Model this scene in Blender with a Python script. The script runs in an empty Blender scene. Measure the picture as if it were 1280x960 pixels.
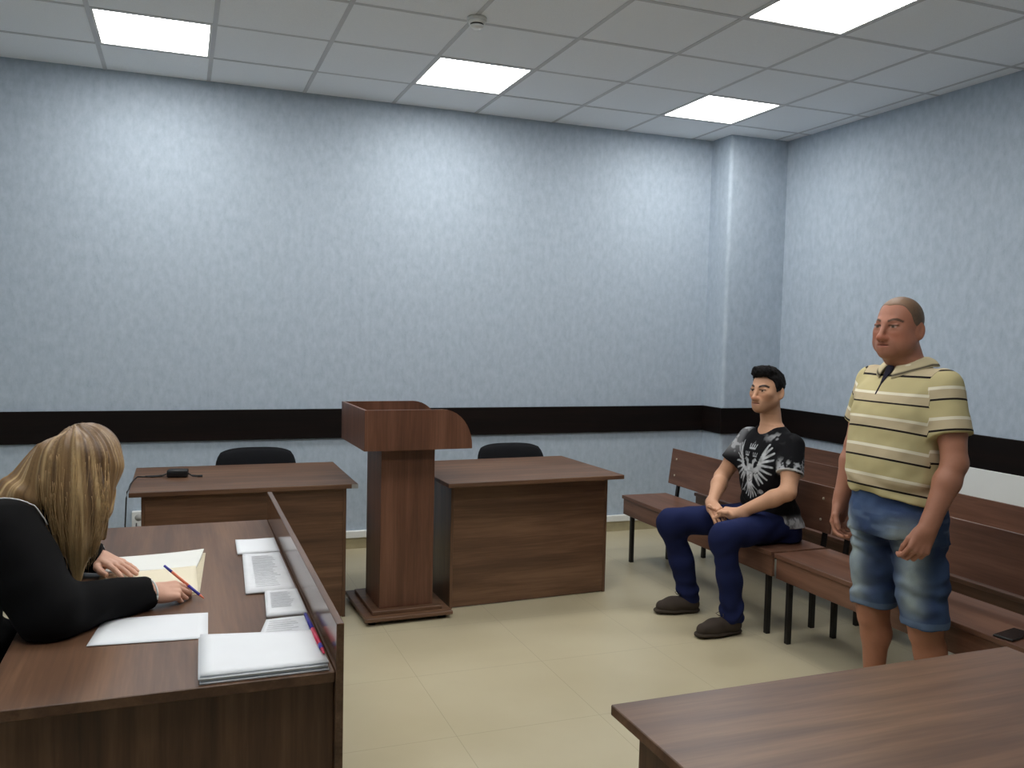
import bpy, bmesh, math, random
import numpy as np
from mathutils import Vector, Matrix

random.seed(3)
rng = np.random.default_rng(5)
PI = math.pi
sc = bpy.context.scene
COL = sc.collection


# ------------------------------------------------------------------ helpers
def lin(r, g, b):
    f = lambda c: (c / 255 / 12.92) if c / 255 <= .04045 else ((c / 255 + .055) / 1.055) ** 2.4
    return (f(r), f(g), f(b), 1.0)


def tag(o, label=None, cat=None, group=None, kind=None):
    if label: o['label'] = label
    if cat: o['category'] = cat
    if group: o['group'] = group
    if kind: o['kind'] = kind
    return o


def thing(name, label, cat, loc=(0, 0, 0), rotz=0.0, group=None):
    o = bpy.data.objects.new(name, None)
    COL.objects.link(o)
    o.empty_display_size = .1
    o.location = loc
    o.rotation_euler = (0, 0, rotz)
    return tag(o, label, cat, group)


def link_mesh(name, me, mat, parent=None, smooth=False):
    o = bpy.data.objects.new(name, me)
    COL.objects.link(o)
    for m in (mat if isinstance(mat, (list, tuple)) else [mat]):
        me.materials.append(m)
    if parent: o.parent = parent
    if smooth:
        me.polygons.foreach_set('use_smooth', [True] * len(me.polygons))
    return o


class MB:
    """collects simple solids into ONE mesh"""
    def __init__(s):
        s.bm = bmesh.new()

    def box(s, lo, hi, bevel=.0015, rot=None, seg=1):
        c = [(a + b) / 2 for a, b in zip(lo, hi)]
        d = [abs(b - a) for a, b in zip(lo, hi)]
        r = bmesh.ops.create_cube(s.bm, size=1.0)
        vs = r['verts']
        bmesh.ops.scale(s.bm, vec=d, verts=vs)
        if bevel and bevel < min(d) * .45:
            es = list({e for v in vs for e in v.link_edges})
            g = bmesh.ops.bevel(s.bm, geom=es, offset=bevel, segments=seg, profile=.5, affect='EDGES', clamp_overlap=True)
            vs = list({v for f in g['faces'] for v in f.verts} | {v for v in vs if v.is_valid})
            vs = s._island(vs)
        if rot is not None:
            bmesh.ops.rotate(s.bm, cent=(0, 0, 0), matrix=rot, verts=vs)
        bmesh.ops.translate(s.bm, vec=c, verts=vs)
        return s

    def _island(s, vs):
        seen = set(vs); st = list(vs)
        while st:
            v = st.pop()
            for e in v.link_edges:
                w = e.other_vert(v)
                if w not in seen:
                    seen.add(w); st.append(w)
        return list(seen)

    def cyl(s, a, b, r, r2=None, n=20):
        a = Vector(a); b = Vector(b); d = b - a
        q = d.to_track_quat('Z', 'Y').to_matrix().to_4x4()
        bmesh.ops.create_cone(s.bm, cap_ends=True, segments=n, radius1=r, radius2=r if r2 is None else r2, depth=d.length,
                              matrix=Matrix.Translation((a + b) / 2) @ q)
        return s

    def tube(s, pts, r, n=8):
        pts = [Vector(p) for p in pts]
        rings = []
        up = Vector((.13, .21, 1)).normalized()
        for i, p in enumerate(pts):
            t = (pts[min(i + 1, len(pts) - 1)] - pts[max(i - 1, 0)]).normalized()
            x = t.cross(up)
            if x.length < .05: x = t.cross(Vector((1, 0, 0)))
            x.normalize(); y = t.cross(x)
            rr = r[i] if isinstance(r, (list, tuple)) else r
            rings.append([s.bm.verts.new(p + (x * math.cos(2 * PI * k / n) + y * math.sin(2 * PI * k / n)) * rr) for k in range(n)])
        for A, B in zip(rings, rings[1:]):
            for k in range(n):
                s.bm.faces.new((A[k], A[(k + 1) % n], B[(k + 1) % n], B[k]))
        s.bm.faces.new(rings[0][::-1]); s.bm.faces.new(rings[-1])
        return s

    def prism(s, pts2, lo, hi, axis='y', bevel=0):
        """polygon pts2 extruded along axis from lo to hi"""
        def P(u, v, w):
            return {'y': (u, w, v), 'x': (w, u, v), 'z': (u, v, w)}[axis]
        A = [s.bm.verts.new(P(u, v, lo)) for u, v in pts2]
        B = [s.bm.verts.new(P(u, v, hi)) for u, v in pts2]
        n = len(pts2)
        fs = [s.bm.faces.new(A), s.bm.faces.new(B[::-1])]
        for k in range(n):
            fs.append(s.bm.faces.new((A[k], B[k], B[(k + 1) % n], A[(k + 1) % n])))
        bmesh.ops.recalc_face_normals(s.bm, faces=fs)
        return s

    def build(s, name, mat, parent=None, smooth=False):
        me = bpy.data.meshes.new(name)
        bmesh.ops.recalc_face_normals(s.bm, faces=s.bm.faces[:])
        s.bm.to_mesh(me); s.bm.free()
        return link_mesh(name, me, mat, parent, smooth)


def copy_thing(root, loc, rotz, label):
    c = root.copy(); COL.objects.link(c)
    c.location = loc; c.rotation_euler = (0, 0, rotz); c['label'] = label
    for ch in root.children:
        d = ch.copy(); COL.objects.link(d); d.parent = c
        for g in ch.children:
            e = g.copy(); COL.objects.link(e); e.parent = d
    return c


# ------------------------------------------------------------------ materials
def base_mat(name):
    m = bpy.data.materials.new(name); m.use_nodes = True
    nt = m.node_tree
    return m, nt, nt.nodes['Principled BSDF']


def N(nt, t, **kw):
    n = nt.nodes.new(t)
    for k, v in kw.items():
        if k in n.inputs: n.inputs[k].default_value = v
        else: setattr(n, k, v)
    return n


def ramp(nt, stops, interp='LINEAR'):
    r = nt.nodes.new('ShaderNodeValToRGB')
    r.color_ramp.interpolation = interp
    el = r.color_ramp.elements
    while len(el) > 1: el.remove(el[-1])
    el[0].position, el[0].color = stops[0]
    for p, c in stops[1:]:
        e = el.new(p); e.color = c
    return r


def plain(name, col, rough=.5, spec=.4, noise=0.0, nscale=40, bump=0.0, metal=0.0):
    m, nt, b = base_mat(name)
    b.inputs['Roughness'].default_value = rough
    b.inputs['Specular IOR Level'].default_value = spec
    b.inputs['Metallic'].default_value = metal
    tc = N(nt, 'ShaderNodeTexCoord')
    nz = N(nt, 'ShaderNodeTexNoise', Scale=nscale, Detail=3.0)
    nt.links.new(tc.outputs['Object'], nz.inputs['Vector'])
    d = tuple(c * (1 - noise) for c in col[:3]) + (1,)
    l = tuple(min(1, c * (1 + noise)) for c in col[:3]) + (1,)
    r = ramp(nt, [(.3, d), (.7, l)])
    nt.links.new(nz.outputs['Fac'], r.inputs['Fac'])
    nt.links.new(r.outputs['Color'], b.inputs['Base Color'])
    if bump:
        bp = N(nt, 'ShaderNodeBump', Strength=bump, Distance=.003)
        nt.links.new(nz.outputs['Fac'], bp.inputs['Height'])
        nt.links.new(bp.outputs['Normal'], b.inputs['Normal'])
    return m


def wood(name, axis, dark, mid, light, rough=.38, spec=.45, seed=0.0):
    m, nt, b = base_mat(name)
    tc = N(nt, 'ShaderNodeTexCoord')
    def mapped(sa, sb):
        mp = N(nt, 'ShaderNodeMapping')
        mp.inputs['Scale'].default_value = [sb if i == 'xyz'.index(axis) else sa for i in range(3)]
        mp.inputs['Location'].default_value = (seed, seed * 1.7, seed * .6)
        nt.links.new(tc.outputs['Object'], mp.inputs['Vector'])
        return mp
    n1 = N(nt, 'ShaderNodeTexNoise', Scale=1.0, Detail=5.0, Roughness=.62, Distortion=.3)
    nt.links.new(mapped(11, .9).outputs[0], n1.inputs['Vector'])
    n2 = N(nt, 'ShaderNodeTexNoise', Scale=1.0, Detail=3.0)
    nt.links.new(mapped(120, 4).outputs[0], n2.inputs['Vector'])
    mx = N(nt, 'ShaderNodeMath', operation='MULTIPLY_ADD')
    mx.inputs[1].default_value = .25
    nt.links.new(n2.outputs['Fac'], mx.inputs[0]); nt.links.new(n1.outputs['Fac'], mx.inputs[2])
    r = ramp(nt, [(.40, dark), (.60, mid), (.80, light)])
    nt.links.new(mx.outputs[0], r.inputs['Fac'])
    nt.links.new(r.outputs['Color'], b.inputs['Base Color'])
    b.inputs['Roughness'].default_value = rough
    b.inputs['Specular IOR Level'].default_value = spec
    bp = N(nt, 'ShaderNodeBump', Strength=.06, Distance=.001)
    nt.links.new(n2.outputs['Fac'], bp.inputs['Height']); nt.links.new(bp.outputs['Normal'], b.inputs['Normal'])
    return m


WD, WM, WL = lin(68, 47, 34), lin(94, 67, 49), lin(118, 88, 66)
wood_x = wood('walnut_laminate_along_x', 'x', WD, WM, WL)
wood_y = wood('walnut_laminate_along_y', 'y', WD, WM, WL, seed=3.1)
wood_z = wood('walnut_laminate_upright', 'z', WD, WM, WL, seed=5.7)
panel_y = wood('glossy_walnut_panel', 'y', WD, WM, WL, .16, .6, seed=3.1)
podium_z = wood('reddish_walnut_upright', 'z', lin(70, 44, 32), lin(94, 61, 45), lin(114, 78, 60), seed=1.7)
bench_y = wood('bench_walnut', 'y', lin(78, 52, 40), lin(100, 69, 54), lin(120, 86, 69), seed=8.2)
edge_wood = plain('dark_laminate_edge', lin(64, 46, 36), .5, .4, .1)
grey_edge = plain('bare_light_grey_edge_band', lin(150, 150, 148), .45, .4, .05)
black_metal = plain('black_painted_steel', lin(24, 22, 22), .45, .4, .1)
black_fabric = plain('black_chair_fabric', lin(14, 15, 19), .9, .2, .25, 300, .2)
black_plastic = plain('black_plastic', lin(16, 16, 18), .4, .4, .1)
chrome = plain('grey_metal', lin(150, 150, 150), .3, .5, .02, metal=.9)
white_plastic = plain('white_plastic', lin(222, 224, 222), .4, .4, .02)
white_panel_m = plain('white_panel_paint', lin(225, 228, 226), .45, .4, .02, 6)
belt_m = wood('dark_wenge_rail', 'x', lin(14, 11, 11), lin(19, 14, 13), lin(26, 18, 16), .55, .12)
belt_my = wood('dark_wenge_rail_side', 'y', lin(14, 11, 11), lin(19, 14, 13), lin(26, 18, 16), .55, .12)
tilebase = plain('beige_skirting_tile', lin(168, 158, 128), .35, .4, .08, 12)
bolt_m = plain('pale_bolt_cap', lin(180, 170, 150), .4, .5, .02)


def make_wall_mat():
    m, nt, b = base_mat('blue_scratched_plaster')
    tc = N(nt, 'ShaderNodeTexCoord')
    mp = N(nt, 'ShaderNodeMapping'); mp.inputs['Scale'].default_value = (1, 1, .55)
    nt.links.new(tc.outputs['Object'], mp.inputs['Vector'])
    n1 = N(nt, 'ShaderNodeTexNoise', Scale=26.0, Detail=6.0, Roughness=.7)
    n2 = N(nt, 'ShaderNodeTexNoise', Scale=85.0, Detail=2.0, Roughness=.6)
    for n in (n1, n2): nt.links.new(mp.outputs[0], n.inputs['Vector'])
    pit = ramp(nt, [(.30, (0, 0, 0, 1)), (.42, (1, 1, 1, 1))])
    nt.links.new(n1.outputs['Fac'], pit.inputs['Fac'])
    ad = N(nt, 'ShaderNodeMath', operation='MULTIPLY_ADD'); ad.inputs[1].default_value = .5
    nt.links.new(n2.outputs['Fac'], ad.inputs[0]); nt.links.new(pit.outputs['Color'], ad.inputs[2])
    bp = N(nt, 'ShaderNodeBump', Strength=.2, Distance=.004)
    nt.links.new(ad.outputs[0], bp.inputs['Height']); nt.links.new(bp.outputs['Normal'], b.inputs['Normal'])
    cr = ramp(nt, [(.25, lin(156, 170, 184)), (.6, lin(175, 188, 201)), (.85, lin(184, 197, 209))])
    nt.links.new(n1.outputs['Fac'], cr.inputs['Fac']); nt.links.new(cr.outputs['Color'], b.inputs['Base Color'])
    b.inputs['Roughness'].default_value = .7; b.inputs['Specular IOR Level'].default_value = .25
    return m


wall_m = make_wall_mat()


def grid_mask(nt, vec_socket, size, offx, offy, width):
    """1 on the joints of a square grid in object x and y"""
    sep = N(nt, 'ShaderNodeSeparateXYZ'); nt.links.new(vec_socket, sep.inputs[0])
    outs = []
    for ax, off in (('X', offx), ('Y', offy)):
        a = N(nt, 'ShaderNodeMath', operation='SUBTRACT'); a.inputs[1].default_value = off - 60 * size
        nt.links.new(sep.outputs[ax], a.inputs[0])
        d = N(nt, 'ShaderNodeMath', operation='DIVIDE'); d.inputs[1].default_value = size
        nt.links.new(a.outputs[0], d.inputs[0])
        f = N(nt, 'ShaderNodeMath', operation='FRACT'); nt.links.new(d.outputs[0], f.inputs[0])
        s = N(nt, 'ShaderNodeMath', operation='SUBTRACT'); s.inputs[1].default_value = .5
        nt.links.new(f.outputs[0], s.inputs[0])
        ab = N(nt, 'ShaderNodeMath', operation='ABSOLUTE'); nt.links.new(s.outputs[0], ab.inputs[0])
        g = N(nt, 'ShaderNodeMath', operation='GREATER_THAN'); g.inputs[1].default_value = .5 - width / size / 2
        nt.links.new(ab.outputs[0], g.inputs[0]); outs.append(g)
    mx = N(nt, 'ShaderNodeMath', operation='MAXIMUM')
    nt.links.new(outs[0].outputs[0], mx.inputs[0]); nt.links.new(outs[1].outputs[0], mx.inputs[1])
    return mx.outputs[0]


def make_floor_mat():
    m, nt, b = base_mat('beige_floor_tile')
    tc = N(nt, 'ShaderNodeTexCoord')
    n1 = N(nt, 'ShaderNodeTexNoise', Scale=1.6, Detail=4.0)
    nt.links.new(tc.outputs['Object'], n1.inputs['Vector'])
    cr = ramp(nt, [(.3, lin(172, 162, 134)), (.7, lin(184, 175, 148))])
    nt.links.new(n1.outputs['Fac'], cr.inputs['Fac'])
    jm = grid_mask(nt, tc.outputs['Object'], .6, 1.41, -2.93, .003)
    mix = N(nt, 'ShaderNodeMix', data_type='RGBA')
    mix.inputs['B'].default_value = lin(140, 130, 106)
    mul = N(nt, 'ShaderNodeMath', operation='MULTIPLY'); mul.inputs[1].default_value = .6
    nt.links.new(jm, mul.inputs[0])
    nt.links.new(mul.outputs[0], mix.inputs['Factor'])
    nt.links.new(cr.outputs['Color'], mix.inputs[6]); mix.inputs[7].default_value = lin(140, 130, 106)
    nt.links.new(mix.outputs[2], b.inputs['Base Color'])
    b.inputs['Roughness'].default_value = .32; b.inputs['Specular IOR Level'].default_value = .4
    return m


def make_ceiling_mat():
    m, nt, b = base_mat('white_mineral_ceiling_tile')
    tc = N(nt, 'ShaderNodeTexCoord')
    n1 = N(nt, 'ShaderNodeTexNoise', Scale=220.0, Detail=2.0)
    nt.links.new(tc.outputs['Object'], n1.inputs['Vector'])
    cr = ramp(nt, [(.3, lin(234, 238, 243)), (.7, lin(242, 246, 250))])
    nt.links.new(n1.outputs['Fac'], cr.inputs['Fac'])
    nt.links.new(cr.outputs['Color'], b.inputs['Base Color'])
    bp = N(nt, 'ShaderNodeBump', Strength=.15, Distance=.002)
    nt.links.new(n1.outputs['Fac'], bp.inputs['Height']); nt.links.new(bp.outputs['Normal'], b.inputs['Normal'])
    b.inputs['Roughness'].default_value = .9
    return m


def emit(name, col, s):
    m = bpy.data.materials.new(name); m.use_nodes = True
    nt = m.node_tree; nt.nodes.clear()
    e = N(nt, 'ShaderNodeEmission', Strength=s); e.inputs['Color'].default_value = col
    o = N(nt, 'ShaderNodeOutputMaterial'); nt.links.new(e.outputs[0], o.inputs[0])
    return m


def vcol(name, rough=.6, spec=.35, bump=0.0, bscale=200, sss=0.0, var=0.0):
    """a material whose colours are the cloth's or skin's own, stored per vertex"""
    m, nt, b = base_mat(name)
    a = N(nt, 'ShaderNodeAttribute', attribute_name='Col')
    src = a.outputs['Color']
    tc = N(nt, 'ShaderNodeTexCoord')
    nz = N(nt, 'ShaderNodeTexNoise', Scale=bscale, Detail=3.0)
    nt.links.new(tc.outputs['Object'], nz.inputs['Vector'])
    if var:
        mr = N(nt, 'ShaderNodeMapRange'); mr.inputs[3].default_value = 1 - var; mr.inputs[4].default_value = 1 + var
        nt.links.new(nz.outputs['Fac'], mr.inputs[0])
        mu = N(nt, 'ShaderNodeVectorMath', operation='SCALE')
        nt.links.new(src, mu.inputs[0]); nt.links.new(mr.outputs[0], mu.inputs['Scale'])
        src = mu.outputs[0]
    nt.links.new(src, b.inputs['Base Color'])
    b.inputs['Roughness'].default_value = rough; b.inputs['Specular IOR Level'].default_value = spec
    if sss:
        b.inputs['Subsurface Weight'].default_value = sss
        b.inputs['Subsurface Radius'].default_value = (.01, .004, .002)
        b.inputs['Subsurface Scale'].default_value = 1.0
    if bump:
        bp = N(nt, 'ShaderNodeBump', Strength=bump, Distance=.002)
        nt.links.new(nz.outputs['Fac'], bp.inputs['Height']); nt.links.new(bp.outputs['Normal'], b.inputs['Normal'])
    return m


skin_m = vcol('skin', .5, .35, .05, 90, 0.0, .06)
cloth_m = vcol('printed_cotton', .9, .15, .1, 400)
denim_m = vcol('washed_denim', .9, .15, .25, 260, 0, .12)
shoe_m = vcol('shoe_suede', .85, .2, .15, 200)

# ------------------------------------------------------------------ setting
H = 3.088          # ceiling height
XR = 4.914         # right wall
XL, YF = -1.7, -8.4
floor_m, ceil_m = make_floor_mat(), make_ceiling_mat()


def struct(name, mb, mat, smooth=False):
    return tag(mb.build(name, mat, None, smooth), kind='structure')


struct('floor', MB().box((XL - .1, YF - .1, -.1), (XR + .1, .1, 0), 0), floor_m)
struct('wall_back', MB().box((XL - .1, 0, 0), (XR + .1, .12, H + .1), 0), wall_m)
struct('wall_right', MB().box((XR, YF, 0), (XR + .12, 0, H + .1), 0), wall_m)
struct('wall_left', MB().box((XL - .12, YF, 0), (XL, 0, H + .1), 0), wall_m)
struct('wall_front', MB().box((XL - .1, YF - .12, 0), (XR + .1, YF, H + .1), 0), wall_m)
# boxed-out corner pillar with softly rounded arrises
PX, PY = 4.385, -.26
pl = MB().box((PX, PY, 0), (XR + .05, .05, H + .02), .028, seg=4)
struct('wall_pillar', pl, wall_m, False)

# suspended ceiling: slab of tiles + light T-bars
G, Y0 = .6, -.516
lights = {}
LIGHTS = [(0, 1), (3, 1), (6, 1), (5, 4), (2, 4), (-1, 4), (0, 7), (3, 7)]  # entries after the visible lamps are unseen panels added to brighten the foreground


def cell(c, r):
    return G * c, G * (c + 1), Y0 - G * r, Y0 - G * (r - 1)


cl = MB()
# tiles one by one so that the lamp cells stay open
cols = range(-3, 9)
rows_ = range(0, 14)
for c in cols:
    for r in rows_:
        if (c, r) in LIGHTS: continue
        x0, x1, ya, yb = cell(c, r)
        x0, x1 = max(x0, XL - .05), min(x1, XR + .05)
        ya, yb = max(ya, YF - .05), min(yb, .05)
        if x1 - x0 < .02 or yb - ya < .02: continue
        dz = random.uniform(0, .0025)
        cl.box((x0 + .004, ya + .004, H + dz), (x1 - .004, yb - .004, H + .02), .002)
struct('ceiling', cl, ceil_m)
tb = MB()
tz = H - .001
for c in range(-2, 9):
    x = G * c
    tb.box((x - .012, YF, tz), (x + .012, 0, tz + .022), 0)
for r in range(0, 14):
    y = Y0 - G * r
    tb.box((XL, y - .012, tz + .0006), (XR, y + .012, tz + .0225), 0)
struct('trim_1', tb, plain('ceiling_grid_bar', lin(196, 198, 202), .5, .3, .02))
struct('ceiling_1', MB().box((XL - .1, YF - .1, H + .03), (XR + .1, .1, H + .1), 0), ceil_m)

# dark rail round the walls, white conduit and beige skirting tiles
ZB0, ZB1 = .782, .982
struct('trim_2', MB().box((XL, -.022, ZB0), (PX, -.0005, ZB1), .002), belt_m)
struct('trim_3', MB().box((PX - .022, PY, ZB0), (PX - .0005, -.022, ZB1), .002), belt_my)
struct('trim_4', MB().box((PX - .022, PY - .022, ZB0), (XR - .022, PY - .0005, ZB1), .002), belt_m)
struct('trim_5', MB().box((XR - .022, YF, ZB0), (XR - .0005, PY - .022, ZB1), .002), belt_my)
struct('baseboard_back', MB().box((XL, -.012, 0), (PX, -.0005, .075), .002), tilebase)
struct('baseboard_pillar', MB().box((PX - .012, PY - .012, 0), (XR, PY - .0005, .075), .002)
       .box((PX - .012, PY, 0), (PX - .0005, -.012, .075), .002), tilebase)
struct('baseboard_right', MB().box((XR - .012, YF, 0), (XR - .0005, PY - .012, .075), .002), tilebase)
struct('trim_6', MB().box((XL, -.026, .077), (PX - .03, -.0005, .128), .004), white_plastic)

# ------------------------------------------------------------------ ceiling lamps
LAMP = emit('opal_lamp_diffuser', (1.0, .985, .955, 1), 9.0)
lamp_label = {
    (0, 1): 'glowing square ceiling light panel at the left end of the row along the back wall',
    (3, 1): 'glowing square ceiling light panel in the middle of the row, above the lectern',
    (6, 1): 'glowing square ceiling light panel nearest the corner pillar',
    (5, 4): 'large glowing ceiling light panel cut by the top edge of the photo, above the benches',
    (2, 4): 'unseen ceiling light panel added above the middle of the floor to brighten the foreground',
    (-1, 4): 'unseen ceiling light panel added above the left wall side of the desk for more light'}
lamp_label[(0, 7)] = 'unseen ceiling light panel added to brighten the near end of the big paper-covered desk'  # near-row panels never come into view, added to light the foreground
lamp_label[(3, 7)] = 'unseen ceiling light panel added to brighten the desk at the bottom right'
fr_m = plain('white_lamp_frame', lin(215, 215, 213), .4, .4, .02)
for (c, r) in LIGHTS:
    x0, x1, ya, yb = cell(c, r)
    t = thing('ceiling_light', lamp_label[(c, r)], 'ceiling light', ((x0 + x1) / 2, (ya + yb) / 2, H), 0, 'square ceiling light panels')
    f = MB()
    for lo, hi in (((-.288, -.288, 0), (-.276, .288, .05)), ((.276, -.288, 0), (.288, .288, .05)),
                   ((-.276, -.288, 0), (.276, -.276, .05)), ((-.276, .276, 0), (.276, .288, .05))):
        f.box(lo, hi, .001)
    f.build('frame', fr_m, t)
    MB().box((-.276, -.276, .003), (.276, .276, .008), 0).build('diffuser', LAMP, t)

# smoke detector
t = thing('smoke_detector', 'small round white smoke detector on the ceiling near the middle lamp', 'smoke detector', (1.81, -1.78, H - .001))
MB().cyl((0, 0, 0), (0, 0, -.014), .05, .05, 32).build('base', white_plastic, t, True)
MB().cyl((0, 0, -.014), (0, 0, -.03), .046, .04, 32).cyl((0, 0, -.038), (0, 0, -.05), .036, .026, 32).build('cap', white_plastic, t, True)
MB().cyl((0, 0, -.03), (0, 0, -.038), .034, .034, 32).build('smoke_slot', black_plastic, t, True)

# ------------------------------------------------------------------ furniture
ZT = .715


def rounded_top(w, d, th, z):
    return MB().box((0, 0, z - th), (w, d, z), .002)


def desk(name, label, loc, rotz, w, d, side_in, front_in, group=None, th=.024):
    """local origin: front-left top corner's foot; +x along the front, +y to the sitter"""
    t = thing(name, label, 'desk', loc, rotz, group)
    rounded_top(w, d, th, ZT).build('tabletop', wood_x, t)
    MB().box((side_in + .016, front_in, .004), (w - side_in - .016, front_in + .016, ZT - th), .001).build('front_panel', wood_x, t)
    for x in (side_in, w - side_in - .016):
        MB().box((x, front_in - .004, 0), (x + .016, d - .05, ZT - th), .001).build('side_panel', wood_z, t)
    return t


d1 = desk('desk', 'long walnut desk behind the woman, with a black adapter on its top', (.20, -1.46, 0), 0, 1.108, .80, .055, .03, 'walnut desks along the back wall')
MB().box((1.1082, .0, ZT - .024), (1.1092, .07, ZT - .001), 0).box((1.075, -.0012, ZT - .024), (1.1092, -.0002, ZT - .001), 0).build('edge_band', grey_edge, d1)
d2 = desk('desk', 'walnut desk right of the lectern with a bare top and closed front panel', (1.772, -1.575, 0), math.radians(2.6), 1.085, .82, .052, .105, 'walnut desks along the back wall')
d4 = desk('desk', 'walnut desk at the bottom right, in front of the standing man', (1.317, -5.12, 0), 0, 1.19, .80, .045, .06)

# the judge's desk, its front panel standing above the top
jd = thing('judge_desk', 'big walnut desk with raised front panel, covered with papers, where the woman writes', 'desk', (0, 0, 0))
MB().box((.035, -3.955, ZT - .026), (.776, -2.225, ZT), .002).build('tabletop', wood_y, jd)
MB().box((.7765, -3.965, .004), (.7945, -2.225, .833), .0015).build('front_panel', panel_y, jd)
MB().box((.06, -3.935, 0), (.776, -3.917, ZT - .026), .001).build('side_panel', wood_z, jd)
MB().box((.06, -2.262, 0), (.776, -2.244, ZT - .026), .001).build('side_panel', wood_z, jd)

# lectern
lt = thing('lectern', 'tall walnut lectern with an open boxed top, between the two back desks', 'lectern', (1.55, -1.37, 0), math.radians(1.5))
MB().box((-.235, -.265, .022), (.235, .265, .042), .002).build('base', wood_x, lt)
MB().box((-.19, -.215, .042), (.19, .215, .062), .002).build('plinth', wood_x, lt)
for x in (-.19, .19):
    for y in (-.21, .21):
        MB().cyl((x, y, 0), (x, y, .022), .022, .018).build('foot', black_plastic, lt, True)
cm = MB().box((-.142, -.172, .062), (.148, -.156, .90), .001)
cm.box((-.142, -.156, .062), (-.126, .15, .90), .001).box((.132, -.156, .062), (.148, .15, .90), .001).box((-.126, .134, .062), (.132, .15, .90), .001)
cm.build('column', podium_z, lt)
prof = [(-.235, .908), (.33, .908)]
for k in range(11):
    a = PI / 2 * k / 10
    prof.append((.165 + .165 * math.cos(a), .918 + .2 * math.sin(a)))
prof.append((-.235, 1.118))
MB().prism(prof, -.25, -.234, 'y').build('side_board', podium_z, lt)
MB().prism(prof, .318, .334, 'y').build('side_board', podium_z, lt)
MB().box((-.251, -.25, .908), (-.235, .334, 1.118), .001).build('front_board', podium_z, lt)
MB().box((-.235, -.234, .93), (.25, .318, .946), .001).build('tray', wood_x, lt)


def visitor_chair(name, label, loc, rotz):
    """padded black visitor chair, sitter looks along local -y"""
    t = thing(name, label, 'chair', loc, rotz, 'black padded chairs')
    s = MB(); s.box((-.235, -.21, .415), (.235, .22, .465), .02, seg=3); s.build('seat', black_fabric, t, True)
    bk = SDFbox_back()
    o = link_mesh('backrest', bk, black_fabric, t, True)
    f = MB()
    for x in (-.225, .225):
        f.tube([(x, .21, .43), (x, .25, .47), (x, .285, .60)], .011)
        f.tube([(x, -.2, .41), (x, .2, .41)], .011)
    f.tube([(-.225, -.2, .41), (.225, -.2, .41)], .011).build('frame', black_metal, t, True)
    for x in (-.225, .225):
        MB().tube([(x, -.2, .42), (x, -.235, 0)], .012).build('leg', black_metal, t, True)
        MB().tube([(x, .2, .42), (x, .26, 0)], .012).build('leg', black_metal, t, True)
    return t


def SDFbox_back():
    """rounded, slightly curved pad"""
    bm = bmesh.new()
    W, Ht = .238, .36
    nx, nz = 16, 12
    def outline(u, v):
        # squircle mapping
        x = u * math.sqrt(max(0, 1 - v ** 4 / 2 * .5)); z = v * math.sqrt(max(0, 1 - u ** 4 / 2 * .5))
        return x * W, z * Ht / 2
    grid = {}
    for side in (0, 1):
        for i in range(nx + 1):
            for j in range(nz + 1):
                u, v = i / nx * 2 - 1, j / nz * 2 - 1
                x, z = outline(u, v)
                edge = max(abs(u), abs(v))
                th = .024 * math.sqrt(max(0.0, 1 - edge ** 6))
                y = .285 + .10 * (z / Ht) - .045 * (x / W) ** 2 + (th if side else -th)
                grid[side, i, j] = bm.verts.new((x, y, .612 + z))
    for side in (0, 1):
        for i in range(nx):
            for j in range(nz):
                q = [grid[side, i, j], grid[side, i + 1, j], grid[side, i + 1, j + 1], grid[side, i, j + 1]]
                bm.faces.new(q if side else q[::-1])
    bmesh.ops.remove_doubles(bm, verts=bm.verts[:], dist=.0005)
    bmesh.ops.recalc_face_normals(bm, faces=bm.faces[:])
    me = bpy.data.meshes.new('backrest'); bm.to_mesh(me); bm.free()
    return me


visitor_chair('visitor_chair', 'black padded chair behind the left desk, its backrest above the edge', (.865, -.80, 0), 0)
ch = [o for o in bpy.data.objects if o.name == 'visitor_chair'][0]
copy_thing(ch, (2.488, -.895, 0), 0, 'black padded chair behind the right desk, only its rounded back showing')
copy_thing(ch, (-.26, -3.22, 0), PI / 2, 'black padded chair under the writing woman at the desk')


def bench(label, y0, y1, dx, back=True):
    """plank bench along y, sitter looks towards -x; y0 = far end, y1 = near end; front edge at x = 3.235 + dx"""
    L = y0 - y1
    t = thing('bench', label, 'bench', (3.235 + dx, (y0 + y1) / 2, 0), 0, 'walnut plank benches by the right wall')
    h = L / 2
    MB().box((0, -h, .425), (.345, h, .447), .002).build('seat', bench_y, t)
    MB().box((.012, -h + .004, .318), (.03, h - .004, .4245), .002).build('front_rail', bench_y, t)
    rot = Matrix.Rotation(math.radians(7), 3, 'Y')
    MB().box((.372, -h, .515), (.39, h, .757), .002, rot).build('backrest', bench_y, t)
    for y in (-h + .07, h - .07):
        MB().box((.035, y - .0125, 0), (.06, y + .0125, .3995), .001).build('leg', black_metal, t)
        b = MB().box((.32, y - .0125, 0), (.345, y + .0125, .425), .001)
        MB().box((.396, y - .0125, .43), (.414, y + .0125, .70), .001, rot).build('back_post', black_metal, t)
        b.box((.346, y - .0125, .39), (.405, y + .0125, .424), .001)
        b.build('leg', black_metal, t)
        MB().box((.06, y - .0125, .39), (.32, y + .0125, .424), .001).build('cross_bar', black_metal, t)
        for z in (.58, .69):
            x = .381 + (z - .636) * math.tan(math.radians(7)) - .0105
            MB().cyl((x - .0015, y, z), (x + .003, y, z), .007, .007, 12).build('bolt', bolt_m, t, True)
    return t


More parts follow.
